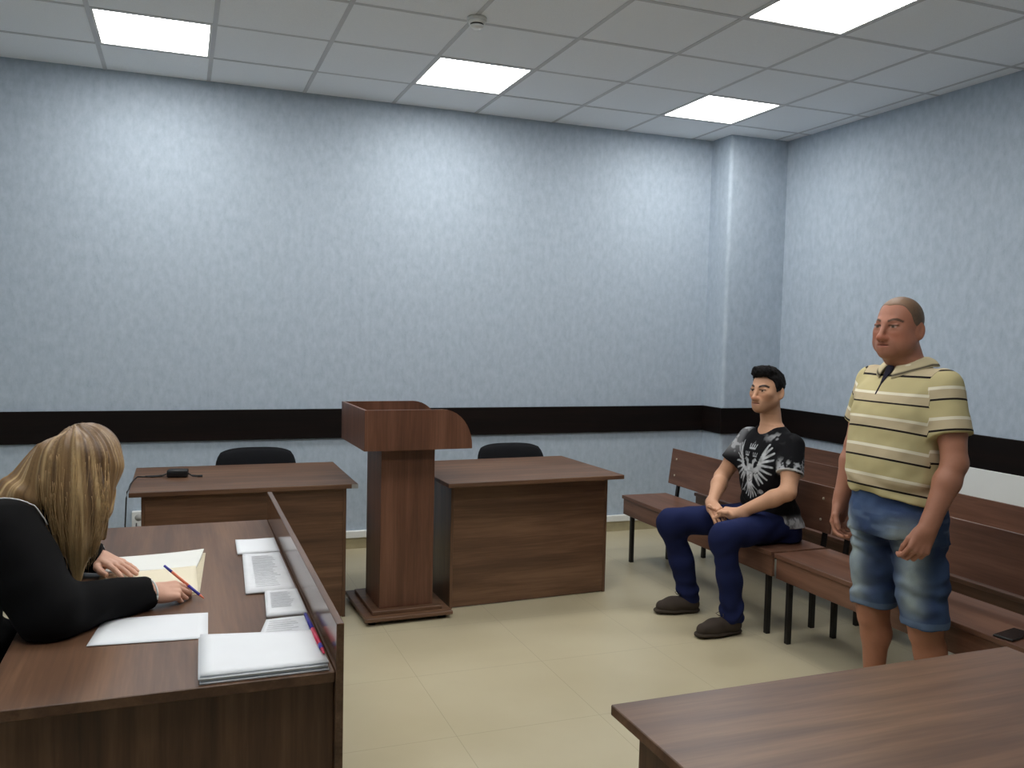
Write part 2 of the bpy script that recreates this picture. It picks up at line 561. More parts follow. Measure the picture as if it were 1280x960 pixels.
bench('front bench farthest from the camera, the one the seated man sits on', -.80, -2.395, 0)
bench('front bench nearest the camera, behind the standing man, with a phone on it', -2.42, -4.10, 0)
bench('second-row bench directly behind the seated man, its end showing through the gap', -.84, -2.44, .545)
bench('second-row bench at the right edge of the photo, behind the standing man', -2.47, -4.10, .545)
bench('rearmost bench against the right wall between the two men', -.36, -1.93, 1.03)

# white panel on the wall below the rail
wp = thing('wall_panel', 'plain white panel on the right wall below the dark rail, behind the standing man', 'wall panel', (XR, 0, 0))
MB().box((-.03, -4.6, .10), (-.001, -1.97, .7815), .003).build('board', white_panel_m, wp)
MB().box((-.036, -4.6, .085), (-.001, -1.97, .10), .002).build('bottom_trim', white_plastic, wp)

# ------------------------------------------------------------------ small things
# adapter with its cables
ad = thing('power_adapter', 'black power adapter brick with thin cables lying on the left back desk', 'power adapter', (.42, -1.03, ZT))
MB().box((-.052, -.032, .0005), (.052, .032, .042), .008, Matrix.Rotation(math.radians(-8), 3, 'Z'), 2).build('body', black_plastic, ad, True)
MB().tube([(-.05, .0, .02), (-.09, .01, .006), (-.15, .02, .004), (-.2, .03, .004), (-.212, -.05, .004), (-.222, -.2, .004), (-.222, -.36, .005),
           (-.226, -.43, .006), (-.2285, -.445, -.02), (-.232, -.44, -.1), (-.236, -.41, -.16), (-.238, -.36, -.2), (-.235, -.2, -.29), (-.232, .3, -.42),
           (-.238, .8, -.46), (-.245, .94, -.44), (-.25, .955, -.50)], .0035).build('mains_cable', black_plastic, ad, True)
MB().tube([(-.05, -.006, .02), (-.08, .015, .005), (-.13, -.004, .005), (-.16, .03, .006), (-.11, .035, .005), (-.07, .022, .01), (-.05, .012, .02)], .003).build('cable_loop', black_plastic, ad, True)
MB().tube([(.05, .004, .02), (.07, .01, .006), (.10, .0, .004), (.125, .006, .004)], .003).tube([(.05, -.008, .02), (.075, -.02, .005), (.10, -.03, .004)], .003).tube(
    [(.10, -.03, .006), (.125, -.033, .006)], .006).build('output_lead', black_plastic, ad, True)

so = thing('power_socket', 'white double power socket on the back wall beside the left desk', 'power socket', (.185, 0, .265))
MB().box((-.04, -.04, -.075), (.045, -.0005, .075), .005, None, 2).build('housing', white_plastic, so)
for z in (-.036, .036):
    MB().cyl((0, -.0415, z), (0, -.0395, z), .022, .022, 24).build('socket_well', plain('socket_grey', lin(170, 170, 168), .5, .3, .02), so, True)
MB().box((-.03, -.075, -.055), (0, -.042, -.02), .006, None, 2).build('plug', black_plastic, so)

paper_m = plain('white_paper', lin(222, 226, 231), .8, .2, .015, 8)
paper_grey = plain('grey_printed_paper', lin(214, 217, 222), .8, .2, .03, 30)
cream_m = plain('cream_paper', lin(222, 214, 192), .8, .2, .02, 10)
ink_m = plain('pale_grey_ink', lin(203, 206, 211), .8, .2, .1, 60)


def sheet_mesh(quad, z, th, nu=10, nv=10, wave=.0012, seed=0, warp=None):
    """thin closed sheet over the quad (4 xy corners in order), lightly wavy"""
    bm = bmesh.new()
    A, B, C, D = [Vector((p[0], p[1], 0)) for p in quad]
    r = random.Random(seed)
    ph = [r.uniform(0, 6) for _ in range(4)]
    gt, gb = {}, {}
    for i in range(nu + 1):
        for j in range(nv + 1):
            u, v = i / nu, j / nv
            p = (A * (1 - u) + B * u) * (1 - v) + (D * (1 - u) + C * u) * v
            h = wave * (1 + math.sin(5 * u + ph[0]) * math.cos(4 * v + ph[1]))
            if warp: h += warp(u, v)
            gt[i, j] = bm.verts.new((p.x, p.y, z + th + h)); gb[i, j] = bm.verts.new((p.x, p.y, z + h))
    for i in range(nu):
        for j in range(nv):
            bm.faces.new((gt[i, j], gt[i + 1, j], gt[i + 1, j + 1], gt[i, j + 1]))
            bm.faces.new((gb[i, j], gb[i, j + 1], gb[i + 1, j + 1], gb[i + 1, j]))
    ring = [(i, 0) for i in range(nu)] + [(nu, j) for j in range(nv)] + [(i, nv) for i in range(nu, 0, -1)] + [(0, j) for j in range(nv, 0, -1)]
    for a, b in zip(ring, ring[1:] + ring[:1]):
        bm.faces.new((gt[a], gb[a], gb[b], gt[b]))
    bmesh.ops.recalc_face_normals(bm, faces=bm.faces[:])
    me = bpy.data.meshes.new('sheet'); bm.to_mesh(me); bm.free()
    return me


def paper(name, label, quad, z=ZT, th=.0012, wave=.0008, mat=None, seed=0, group='papers on the judge desk', cat='paper', warp=None):
    o = link_mesh(name, sheet_mesh(quad, z + .0006, th, seed=seed, wave=wave, warp=warp), mat or paper_m, None, True)
    return tag(o, label, cat, group)


def print_lines(parent, quad, z, rows, u0, u1, v0, v1, seed):
    """faint rows of print as small raised strips (one part)"""
    r = random.Random(seed)
    A, B, C, D = [Vector((p[0], p[1], 0)) for p in quad]
    P = lambda u, v: (A * (1 - u) + B * u) * (1 - v) + (D * (1 - u) + C * u) * v
    bm = bmesh.new()
    for k in range(rows):
        v = v0 + (v1 - v0) * (k + .5) / rows
        ue = u1 - r.uniform(0, .25) * (u1 - u0)
        hv = (v1 - v0) / rows * .22
        q = [P(u0, v - hv), P(ue, v - hv), P(ue, v + hv), P(u0, v + hv)]
        bm.faces.new([bm.verts.new((p.x, p.y, z)) for p in q])
    bmesh.ops.recalc_face_normals(bm, faces=bm.faces[:])
    g = bmesh.ops.extrude_face_region(bm, geom=bm.faces[:])
    bmesh.ops.translate(bm, vec=(0, 0, .0003), verts=[v for v in g['geom'] if isinstance(v, bmesh.types.BMVert)])
    bmesh.ops.recalc_face_normals(bm, faces=bm.faces[:])
    me = bpy.data.meshes.new('print'); bm.to_mesh(me); bm.free()
    return link_mesh('printed_text', me, ink_m, parent)


# loose blank sheet in front of her right arm
paper('paper_sheet', 'single blank white sheet on the desk in front of the writing arm', [(.214, -3.612), (.501, -3.637), (.507, -3.428), (.238, -3.40)], seed=1)
# thick stack at the near corner, three uneven piles of sheets
st = thing('paper_stack', 'thick stack of blank white paper at the near corner of the desk', 'paper stack', (0, 0, 0), 0, 'papers on the judge desk')
q0 = [(.474, -3.944), (.764, -3.944), (.764, -3.715), (.480, -3.664)]
for k, (dx, dy) in enumerate(((0, 0), (.003, .004), (-.003, .0), (.001, .005))):
    qq = [(x + (dx if x < .7 else -abs(dx)), y + dy) for x, y in q0]
    link_mesh('sheet_bundle', sheet_mesh(qq, ZT + .0004 + k * .0049, .0046, wave=.0001 if k < 3 else .0007, seed=4 + k), paper_m, st, True)
# row of papers along the raised panel, far to near
p = paper('paper_pile', 'small white paper pile at the far end of the row along the raised panel', [(.623, -2.80), (.768, -2.80), (.768, -2.60), (.627, -2.595)], th=.008, seed=9, cat='paper stack')
q = [(.618, -3.283), (.768, -3.283), (.766, -2.815), (.639, -2.806)]
p = paper('paper_pile', 'longest printed document of the row along the raised panel', q, th=.006, seed=11, mat=paper_grey, cat='paper stack')
print_lines(p, q, ZT + .0086, 20, .22, .80, .10, .92, 5)
q = [(.657, -3.526), (.768, -3.524), (.768, -3.292), (.673, -3.288)]
p = paper('paper_pile', 'printed paper bundle in the row along the raised panel, just beyond the pen', q, th=.010, seed=12, mat=paper_grey, cat='paper stack')
print_lines(p, q, ZT + .0125, 10, .15, .8, .25, .9, 6)
q = [(.619, -3.703), (.768, -3.708), (.766, -3.54), (.655, -3.545)]
p = paper('paper_pile', 'thin uneven paper bundle between the thick stack and the printed bundle', q, th=.005, seed=13, mat=paper_grey, cat='paper stack')
print_lines(p, q, ZT + .0073, 7, .1, .75, .2, .9, 8)

# the open case file under her hands: hump near its fold
fl = thing('case_file', 'open cream case file lying under the woman\'s hands', 'folder', (0, 0, 0), 0, 'papers on the judge desk')
fold = lambda u, v: .001 + .006 * math.exp(-((v - 1.0) / .25) ** 2) + .006 * u * u * v
foldb = lambda u, v: .001 + .006 * math.exp(-((v) / .25) ** 2) + .014 * u * u * v * v
link_mesh('page', sheet_mesh([(.19, -3.18), (.484, -3.228), (.482, -2.966), (.196, -2.966)], ZT + .002, .003, 14, 16, .0006, 21, fold), cream_m, fl, True)
link_mesh('page', sheet_mesh([(.196, -2.965), (.482, -2.965), (.512, -2.75), (.201, -2.735)], ZT + .002, .003, 14, 16, .0008, 22, foldb), plain('cool_white_page', lin(222, 224, 220), .8, .2, .02, 9), fl, True)
link_mesh('cover', sheet_mesh([(.187, -3.19), (.488, -3.236), (.518, -2.735), (.198, -2.73)], ZT, .0014, 8, 8, .0002, 23), plain('cover_board', lin(205, 196, 172), .8, .2, .03), fl, True)

# pens
blue_m = plain('blue_plastic', lin(44, 40, 150), .35, .45, .05)
red_m = plain('pinkish_red_plastic', lin(205, 48, 84), .35, .45, .05)
orange_m = plain('orange_plastic', lin(222, 116, 84), .35, .45, .05)


def pen(label, a, b, segs, r=.0042):
    """segs: (from, to, material, name, r0, r1) as fractions along a-b"""
    a, b = Vector(a), Vector(b)
    t = thing('pen', label, 'pen', a, 0, 'pens on the judge desk')
    d = b - a
    for s0, s1, m, nm, r0, r1 in segs:
        MB().cyl(d * s0, d * s1, r * r0, r * r1, 14).build(nm, m, t, True)
    return t


pen('blue and orange pen in the woman\'s right hand', (.389, -3.186, .797), (.499, -3.312, .7245),
    [(0, .2, blue_m, 'cap_end', .9, 1), (.2, .62, orange_m, 'barrel', 1, 1), (.62, .9, blue_m, 'grip', 1.05, .95), (.9, 1, orange_m, 'tip', .9, .25)])
pen('blue and pink pen lying on the papers against the raised panel', (.7595, -3.553, ZT + .0135), (.7585, -3.90, ZT + .0262),
    [(0, .42, blue_m, 'cap', .9, 1.15), (.42, .80, red_m, 'barrel', 1.1, 1.1), (.80, .9, blue_m, 'grip', 1.1, 1.0), (.9, 1, red_m, 'tip', .95, .3)], r=.0052)

# phone on the near bench
ph = thing('mobile_phone', 'black mobile phone lying on the near front bench at the right edge', 'phone', (3.318, -3.70, .447), math.radians(12))
MB().box((-.075, -.037, .0005), (.075, .037, .009), .0035, None, 3).build('body', black_plastic, ph, True)
MB().box((-.070, -.034, .0091), (.070, .034, .0095), 0).build('screen', plain('dark_glass', lin(8, 8, 10), .08, .6, 0), ph)

# ------------------------------------------------------------------ implicit surfaces for people, clothes and hair
def V3(*a): return np.array(a, float)


def unit(v):
    v = np.array(v, float); return v / np.linalg.norm(v)


def rot_axis(axis, ang):
    return np.array(Matrix.Rotation(ang, 3, Vector(axis)))


def vnoise(P, scale, seed=0):
    """smooth value noise in -1..1 for points P (n,3)"""
    r = np.random.default_rng(seed)
    T = r.random((24, 24, 24)) * 2 - 1
    Q = np.asarray(P) * scale + 100
    I = np.floor(Q).astype(int); f = Q - I; f = f * f * (3 - 2 * f)
    out = 0
    for dx in (0, 1):
        for dy in (0, 1):
            for dz in (0, 1):
                wgt = (f[:, 0] if dx else 1 - f[:, 0]) * (f[:, 1] if dy else 1 - f[:, 1]) * (f[:, 2] if dz else 1 - f[:, 2])
                out = out + wgt * T[(I[:, 0] + dx) % 24, (I[:, 1] + dy) % 24, (I[:, 2] + dz) % 24]
    return out


def smoothstep(a, b, x):
    t = np.clip((x - a) / (b - a), 0, 1); return t * t * (3 - 2 * t)


class SDF:
    def __init__(s): s.ops = []

    def op(s, fn, lo, hi, k=.01, mode='u'):
        s.ops.append((fn, np.minimum(lo, hi), np.maximum(lo, hi), k, mode)); return s

    def cone(s, a, b, ra, rb=None, k=.012, mode='u', flat=None):
        """round cone a-b; flat=(axis unit vector, factor): thickness along axis is multiplied by factor (<1 thinner)"""
        a, b = V3(*a), V3(*b); rb = ra if rb is None else rb
        d = b - a; L2 = max(d @ d, 1e-9)
        m = max(ra, rb)

        def fn(X, Y, Z):
            x, y, z = X - a[0], Y - a[1], Z - a[2]
            t = np.clip((x * d[0] + y * d[1] + z * d[2]) / L2, 0, 1)
            x, y, z = x - t * d[0], y - t * d[1], z - t * d[2]
            if flat is not None:
                ax, fac = flat
                h = x * ax[0] + y * ax[1] + z * ax[2]
                q = h * (1 / fac - 1)
                x, y, z = x + q * ax[0], y + q * ax[1], z + q * ax[2]
                return (np.sqrt(x * x + y * y + z * z) - (ra + (rb - ra) * t)) * fac ** .5
            return np.sqrt(x * x + y * y + z * z) - (ra + (rb - ra) * t)
        return s.op(fn, np.minimum(a, b) - m, np.maximum(a, b) + m, k, mode)

    def chain(s, pts, rs, k=.012, **kw):
        for i in range(len(pts) - 1):
            s.cone(pts[i], pts[i + 1], rs[i], rs[i + 1], k, **kw)
        return s

    def ell(s, c, r, R=None, k=.012, mode='u'):
        c = V3(*c); r = V3(*r); R = np.eye(3) if R is None else np.array(R); m = r.max()

        def fn(X, Y, Z):
            x, y, z = X - c[0], Y - c[1], Z - c[2]
            q = [R[0, i] * x + R[1, i] * y + R[2, i] * z for i in range(3)]
            n = np.sqrt(sum((q[i] / r[i]) ** 2 for i in range(3)))
            n2 = np.sqrt(sum((q[i] / r[i] ** 2) ** 2 for i in range(3))) + 1e-9
            return n * (n - 1) / n2
        return s.op(fn, c - m, c + m, k, mode)

    def loft(s, secs, k=.012, e=2.3, mode='u', grow=0.0):
        """sections (z, cx, cy, a, b): half depth a along x, half width b along y"""
        S = np.array(sorted(secs), float); zs = S[:, 0]

        def herm(col, z):
            m = np.gradient(S[:, col], zs)
            i = np.clip(np.searchsorted(zs, z) - 1, 0, len(zs) - 2)
            h = zs[i + 1] - zs[i]; t = np.clip((z - zs[i]) / h, 0, 1)
            return ((2 * t ** 3 - 3 * t ** 2 + 1) * S[i, col] + (t ** 3 - 2 * t ** 2 + t) * h * m[i]
                    + (-2 * t ** 3 + 3 * t ** 2) * S[i + 1, col] + (t ** 3 - t ** 2) * h * m[i + 1])

        def fn(X, Y, Z):
            z = Z.ravel(); sh = Z.shape
            cx, cy, a, b = [herm(c, np.clip(z, zs[0], zs[-1])).reshape(sh) for c in (1, 2, 3, 4)]
            a = a + grow; b = b + grow
            n = (np.abs((X - cx) / a) ** e + np.abs((Y - cy) / b) ** e) ** (1 / e)
            d = (n - 1) * np.minimum(a, b)
            dz = np.maximum(zs[0] - Z, Z - zs[-1])
            return np.maximum(d, dz)
        lo = V3((S[:, 1] - S[:, 3]).min() - grow, (S[:, 2] - S[:, 4]).min() - grow, zs[0])
        hi = V3((S[:, 1] + S[:, 3]).max() + grow, (S[:, 2] + S[:, 4]).max() + grow, zs[-1])
        return s.op(fn, lo, hi, k, mode)

    def box(s, c, half, R=None, rnd=.005, k=.008, mode='u'):
        c, half = V3(*c), V3(*half); R = np.eye(3) if R is None else np.array(R); m = np.linalg.norm(half)

        def fn(X, Y, Z):
            x, y, z = X - c[0], Y - c[1], Z - c[2]
            q = [np.abs(R[0, i] * x + R[1, i] * y + R[2, i] * z) - half[i] + rnd for i in range(3)]
            return np.sqrt(sum(np.maximum(v, 0) ** 2 for v in q)) + np.minimum(np.maximum(np.maximum(q[0], q[1]), q[2]), 0) - rnd
        return s.op(fn, c - m, c + m, k, mode)

    def sub(s, other, lo, hi, k=.02):
        """another field, complete with its own cuts, blended in"""
        def fn(X, Y, Z):
            f = np.full(np.broadcast_shapes(X.shape, Y.shape, Z.shape), 1.0)
            for g, l, h, kk, mode in other.ops: f = s._mix(f, g(X, Y, Z), kk, mode)
            return f
        return s.op(fn, V3(*lo), V3(*hi), k)

    def plane(s, p, n, k=.004):
        """keep the side the normal points away from"""
        p, n = V3(*p), unit(n)
        fn = lambda X, Y, Z: (X - p[0]) * n[0] + (Y - p[1]) * n[1] + (Z - p[2]) * n[2]
        return s.op(fn, V3(-9, -9, -9), V3(9, 9, 9), k, 'i')

    def at(s, P):
        """field at points (n,3)"""
        X, Y, Z = P[:, 0], P[:, 1], P[:, 2]
        f = np.full(len(P), 1.0)
        for fn, lo, hi, k, mode in s.ops: f = s._mix(f, fn(X, Y, Z), k, mode)
        return f

    @staticmethod
    def _mix(f, g, k, mode):
        if mode == 'u':
            h = np.maximum(k - np.abs(f - g), 0) / k
            return np.minimum(f, g) - h * h * k * .25
        if mode == 's': g = -g
        h = np.maximum(k - np.abs(f - g), 0) / k
        return np.maximum(f, g) + h * h * k * .25

    def mesh(s, step=.004, fine=(), disp=None, smooth=1):
        """fine: list of (axis, lo, hi, step)"""
        us = [o for o in s.ops if o[4] == 'u']
        lo = np.min([o[1] for o in us], 0) - .02; hi = np.max([o[2] for o in us], 0) + .02
        axes = []
        for i in range(3):
            v = [lo[i]]
            while v[-1] < hi[i]:
                st = step
                for ax, a, b, t in fine:
                    if ax == i and a <= v[-1] <= b: st = min(st, t)
                v.append(v[-1] + st)
            axes.append(np.array(v, np.float32))
        f = np.full([len(a) for a in axes], .5, np.float32)
        for fn, l, h, k, mode in s.ops:
            mg = k + .03
            sl = [slice(max(0, np.searchsorted(axes[i], l[i] - mg)), np.searchsorted(axes[i], h[i] + mg) + 1) for i in range(3)]
            X = axes[0][sl[0]][:, None, None]; Y = axes[1][sl[1]][None, :, None]; Z = axes[2][sl[2]][None, None, :]
            if min(X.size, Y.size, Z.size) == 0: continue
            f[tuple(sl)] = s._mix(f[tuple(sl)], fn(X, Y, Z).astype(np.float32), k, mode)
        if disp is not None:
            I = np.argwhere(np.abs(f) < .03)
            P = np.stack([axes[i][I[:, i]] for i in range(3)], -1)
            f[I[:, 0], I[:, 1], I[:, 2]] += disp(P).astype(np.float32)
        return nets(f, axes, smooth)


def nets(f, axes, smooth=1):
    ins = f < 0
    n = [d - 1 for d in f.shape]
    cnt = np.zeros(n, np.int8)
    for a in (0, 1):
        for b in (0, 1):
            for c in (0, 1):
                cnt += ins[a:a + n[0], b:b + n[1], c:c + n[2]]
    I = np.argwhere((cnt > 0) & (cnt < 8))
    idx = np.full(n, -1, np.int32); idx[I[:, 0], I[:, 1], I[:, 2]] = np.arange(len(I))
    pos = np.zeros((len(I), 3)); w = np.zeros(len(I))
    corners = [(a, b, c) for a in (0, 1) for b in (0, 1) for c in (0, 1)]
    val = {c: f[I[:, 0] + c[0], I[:, 1] + c[1], I[:, 2] + c[2]].astype(float) for c in corners}
    cpos = {c: np.stack([axes[i][I[:, i] + c[i]] for i in range(3)], -1).astype(float) for c in corners}
    for c in corners:
        for ax in range(3):
            if c[ax] == 0:
                d = list(c); d[ax] = 1; d = tuple(d)
                va, vb = val[c], val[d]
                m = (va < 0) != (vb < 0)
                t = np.where(m, va / np.where(m, va - vb, 1), 0)[:, None]
                p = cpos[c] * (1 - t) + cpos[d] * t
                pos[m] += p[m]; w[m] += 1
    pos /= w[:, None]
    quads = []
    for ax in range(3):
        sl0 = [slice(None)] * 3; sl1 = [slice(None)] * 3
        sl0[ax] = slice(0, -1); sl1[ax] = slice(1, None)
        A, B = ins[tuple(sl0)], ins[tuple(sl1)]
        E = np.argwhere(A != B)
        o1, o2 = [i for i in range(3) if i != ax]
        ok = (E[:, o1] > 0) & (E[:, o2] > 0) & (E[:, o1] < n[o1]) & (E[:, o2] < n[o2])
        E = E[ok]
        q = []
        for d1, d2 in ((1, 1), (0, 1), (0, 0), (1, 0)):
            c = E.copy(); c[:, o1] -= d1; c[:, o2] -= d2
            q.append(idx[c[:, 0], c[:, 1], c[:, 2]])
        q = np.stack(q, -1)
        flip = A[E[:, 0], E[:, 1], E[:, 2]]
        if ax == 1: flip = ~flip
        q[~flip] = q[~flip][:, ::-1]
        quads.append(q)
    Q = np.concatenate(quads); Q = Q[(Q >= 0).all(1)]
    for _ in range(smooth):
        for lam in (.5, -.52):
            acc = np.zeros_like(pos); cn = np.zeros(len(pos))
            for k in range(4):
                np.add.at(acc, Q[:, k], pos[Q[:, (k + 1) % 4]] + pos[Q[:, k - 1]]); np.add.at(cn, Q[:, k], 2)
            pos = pos + lam * (acc / np.maximum(cn, 1)[:, None] - pos)
    return pos, Q


def to_mesh(name, pos, Q, mat, parent=None, color=None, attrs=None):
    me = bpy.data.meshes.new(name)
    me.vertices.add(len(pos)); me.vertices.foreach_set('co', pos.astype(np.float32).ravel())
    me.loops.add(Q.size); me.loops.foreach_set('vertex_index', Q.astype(np.int32).ravel())
    me.polygons.add(len(Q)); me.polygons.foreach_set('loop_start', np.arange(0, Q.size, 4, dtype=np.int32))
    me.update(calc_edges=True); me.validate()
    if color is not None:
        a = me.color_attributes.new('Col', 'FLOAT_COLOR', 'POINT')
        c = np.ones((len(pos), 4), np.float32); c[:, :3] = color
        a.data.foreach_set('color', c.ravel())
    for k, v in (attrs or {}).items():
        a = me.attributes.new(k, 'FLOAT', 'POINT'); a.data.foreach_set('value', v.astype(np.float32))
    return link_mesh(name, me, mat, parent, True)


def C3(r, g, b): return np.array(lin(r, g, b)[:3])


def paint(col, mask, c):
    m = np.clip(mask, 0, 1)[:, None]
    return col * (1 - m) + np.asarray(c) * m


# ------------------------------------------------------------------ anatomy
class Head:
    """head frame: x forward, y left, z up, in units of head height Hh about the point between the eyes and ears"""
    def __init__(s, c, Hh, R=np.eye(3)): s.c, s.H, s.R = V3(*c), Hh, np.array(R)
    def P(s, x, y, z): return s.c + s.H * (s.R @ V3(x, y, z))
    def loc(s, P): return ((P - s.c) @ s.R) / s.H

    def build(s, F, jowl=0.0, nose=1.0, neck=None, neck_r=.058):
        h = s.H; P = s.P; R = s.R
        F.ell(P(-.07, 0, .13), (.40 * h, .325 * h, .365 * h), R, .02)
        F.ell(P(.10, 0, -.12), (.275 * h, .262 * h, .34 * h), R, .035)
        for sy in (-1, 1):
            F.cone(P(.0, sy * (.205 + jowl * .5), -.25), P(.25, sy * (.07 + jowl * .3), -.405), .085 * h, .075 * h, .04)
            F.ell(P(.225, sy * .165, -.09), (.10 * h, .10 * h, .085 * h), R, .03)
            if jowl: F.ell(P(.14, sy * .2, -.27), (.14 * h, .11 * h, .13 * h), R, .03)
        F.ell(P(.30, 0, -.42), (.085 * h, .10 * h, .075 * h), R, .025)
        F.cone(P(.325, -.12, .075), P(.325, .12, .075), .05 * h, .05 * h, .02)
        for sy in (-1, 1):                                   # sockets, eyeballs, lids
            F.ell(P(.405, sy * .145, .005), (.07 * h, .085 * h, .05 * h), R, .016, 's')
            F.ell(P(.30, sy * .14, .0), (.062 * h, .065 * h, .058 * h), R, .003)
            F.cone(P(.345, sy * .085, .035), P(.325, sy * .20, .03), .022 * h, .018 * h, .006)
            F.cone(P(.34, sy * .10, -.045), P(.32, sy * .19, -.04), .018 * h, .014 * h, .008)
        F.cone(P(.36, 0, .05), P(.475, 0, -.165), .036 * h, .045 * h * nose, .014)
        F.ell(P(.485, 0, -.180), (.05 * h * nose, .05 * h * nose, .043 * h), R, .012)
        for sy in (-1, 1): F.ell(P(.43, sy * .055 * nose, -.19), (.048 * h, .033 * h, .034 * h), R, .012)
        for sy in (-1, 1): F.ell(P(.45, sy * .03, -.226), (.02 * h, .016 * h, .014 * h), R, .006, 's')
        F.ell(P(.328, 0, -.295), (.062 * h, .12 * h, .085 * h), R, .03)
        F.cone(P(.355, -.075, -0.283), P(.392, 0, -0.276), .016 * h, .024 * h, .012)
        F.cone(P(.392, 0, -0.276), P(.355, .075, -0.283), .024 * h, .016 * h, .012)
        F.cone(P(.352, -.06, -0.326), P(.385, 0, -0.332), .018 * h, .028 * h, .012)
        F.cone(P(.385, 0, -0.332), P(.352, .06, -0.326), .028 * h, .018 * h, .012)
        F.cone(P(.385, -.085, -0.304), P(.42, 0, -0.302), .007 * h, .009 * h, .006, 's')
        F.cone(P(.42, 0, -0.302), P(.385, .085, -0.304), .009 * h, .007 * h, .006, 's')
        for sy in (-1, 1):                                   # ears
            Re = R @ rot_axis((0, 1, 0), -.22) @ rot_axis((0, 0, 1), sy * -.35)
            F.ell(P(-.115, sy * .325, -.065), (.085 * h, .038 * h, .14 * h), Re, .010)
            F.ell(P(-.095, sy * .362, -.055), (.045 * h, .03 * h, .085 * h), Re, .008, 's')
        if neck is not None:
            F.cone(P(-.11, 0, -.20), neck, neck_r * .98, neck_r * 1.06, .03)

    def paint(s, col, P, skin, brow, lip, stubble=None, st_amt=.5, brow_w=.028, iris=(60, 45, 35)):
        q = s.loc(P); x, y, z = q[:, 0], q[:, 1], q[:, 2]; ay = np.abs(y)
        near = (np.abs(q) < .75).all(1)
        front = near & (x > .14)
        col = paint(col, near * .2 * np.exp(-(((ay - .19) / .1) ** 2 + ((z + .15) / .09) ** 2)) * (x > .1), lin(196, 110, 86)[:3])
        col = paint(col, near * .4 * np.exp(-((y / .09) ** 2 + ((z + .18) / .05) ** 2)) * (x > .38), lin(190, 104, 80)[:3])
        if stubble is not None:
            m = smoothstep(-.20, -.29, z) * smoothstep(-.12, .02, x) + .35 * np.exp(-((y / .12) ** 2 + ((z + .245) / .022) ** 2)) * (x > .3)
            col = paint(col, near * np.clip(m, 0, 1) * st_amt * (z > -.56), stubble)
        m = np.exp(-(((z + .304) / .034) ** 2)) * smoothstep(.105, .07, ay) * (x > .29)
        col = paint(col, near * m * .75, lip)
        col = paint(col, front * smoothstep(.007, .004, np.abs(z + .304)) * (ay < .085) * (x > .3) * .8, np.array(lip) * .4)
        bz = .088 + .03 * smoothstep(.05, .15, ay) - .035 * smoothstep(.17, .25, ay)
        col = paint(col, front * smoothstep(brow_w, brow_w * .6, np.abs(z - bz)) * smoothstep(.05, .07, ay) * smoothstep(.255, .235, ay), brow)
        e = ((ay - .14) / .056) ** 2 + ((z + .002) / .019) ** 2
        col = paint(col, front * (e < 1), np.array(skin) * .55 + np.array(lin(205, 198, 190)[:3]) * .35)
        col = paint(col, front * (e < 1) * (((ay - .137) / .026) ** 2 + (z / .027) ** 2 < 1), lin(*iris)[:3])
        col = paint(col, front * np.exp(-((z - .024) / .012) ** 2) * (np.abs(ay - .14) < .075), np.array(brow) * .6)
        col = paint(col, front * .45 * np.exp(-(((ay - .14) / .08) ** 2 + ((z + .045) / .02) ** 2)), np.array(skin) * .6)
        return col


def hand(F, w, d, n, s, size=1.0, curl=(.25, .25, .25, .25), tcurl=.3, spread=.05, wr=.026, tdir=None):
    """wrist w, finger direction d, palm faces n, thumb on side s"""
    w, d = V3(*w), unit(d); n = unit(np.array(n) - np.dot(n, d) * d); s0 = np.cross(d, n); s0 = s0 if np.dot(s0, s) > 0 else -s0
    s = s0; z = size
    off = [.031, .011, -.010, -.029]; ln = [.084, .088, .085, .076]
    K = [w + (d * ln[i] + s * off[i] - n * .002) * z for i in range(4)]
    for i in range(4):
        F.cone(w + s * off[i] * .62 * z + d * .008 * z, K[i], .0145 * z, .0115 * z, .010 * z)
    F.cone(w - d * .03 * z, w + d * .015 * z, wr, wr * 1.0, .02, flat=(n, .8))
    F.ell(w + (d * .035 + s * .022 + n * .010) * z, (.026 * z, .020 * z, .017 * z), np.stack([d, s, n], 1), .012 * z)   # ball of the thumb
    F.ell(w + (d * .04 - s * .022 + n * .008) * z, (.032 * z, .014 * z, .014 * z), np.stack([d, s, n], 1), .012 * z)
    seg = np.array([.043, .027, .021]); sc_ = [.95, 1.04, .98, .80]
    for i in range(4):
        a = 0; p = K[i]
        di = unit(d + s * spread * (1.5 - i))
        r = [.0098, .0090, .0082, .0070]
        for j in range(3):
            a += curl[i] * (1.0, 1.15, .8)[j]
            dd = di * math.cos(a) + n * math.sin(a)
            q = p + dd * seg[j] * sc_[i] * z
            F.cone(p, q, r[j] * z * (1 if i < 3 else .9), r[j + 1] * z * (1 if i < 3 else .9), .0025)
            p = q
    t0 = w + (d * .018 + s * .024 + n * .008) * z
    td = unit(d * .65 + s * .62 + n * .35) if tdir is None else unit(tdir)
    t1 = t0 + td * .042 * z
    t2 = t1 + unit(td * .8 + d * .5 + n * tcurl - s * .2) * .033 * z
    t3 = t2 + unit(td * .4 + d * .8 + n * tcurl * 1.4 - s * .3) * .024 * z
    F.chain([t0, t1, t2, t3], [.0145 * z, .0118 * z, .0105 * z, .0085 * z], .006)


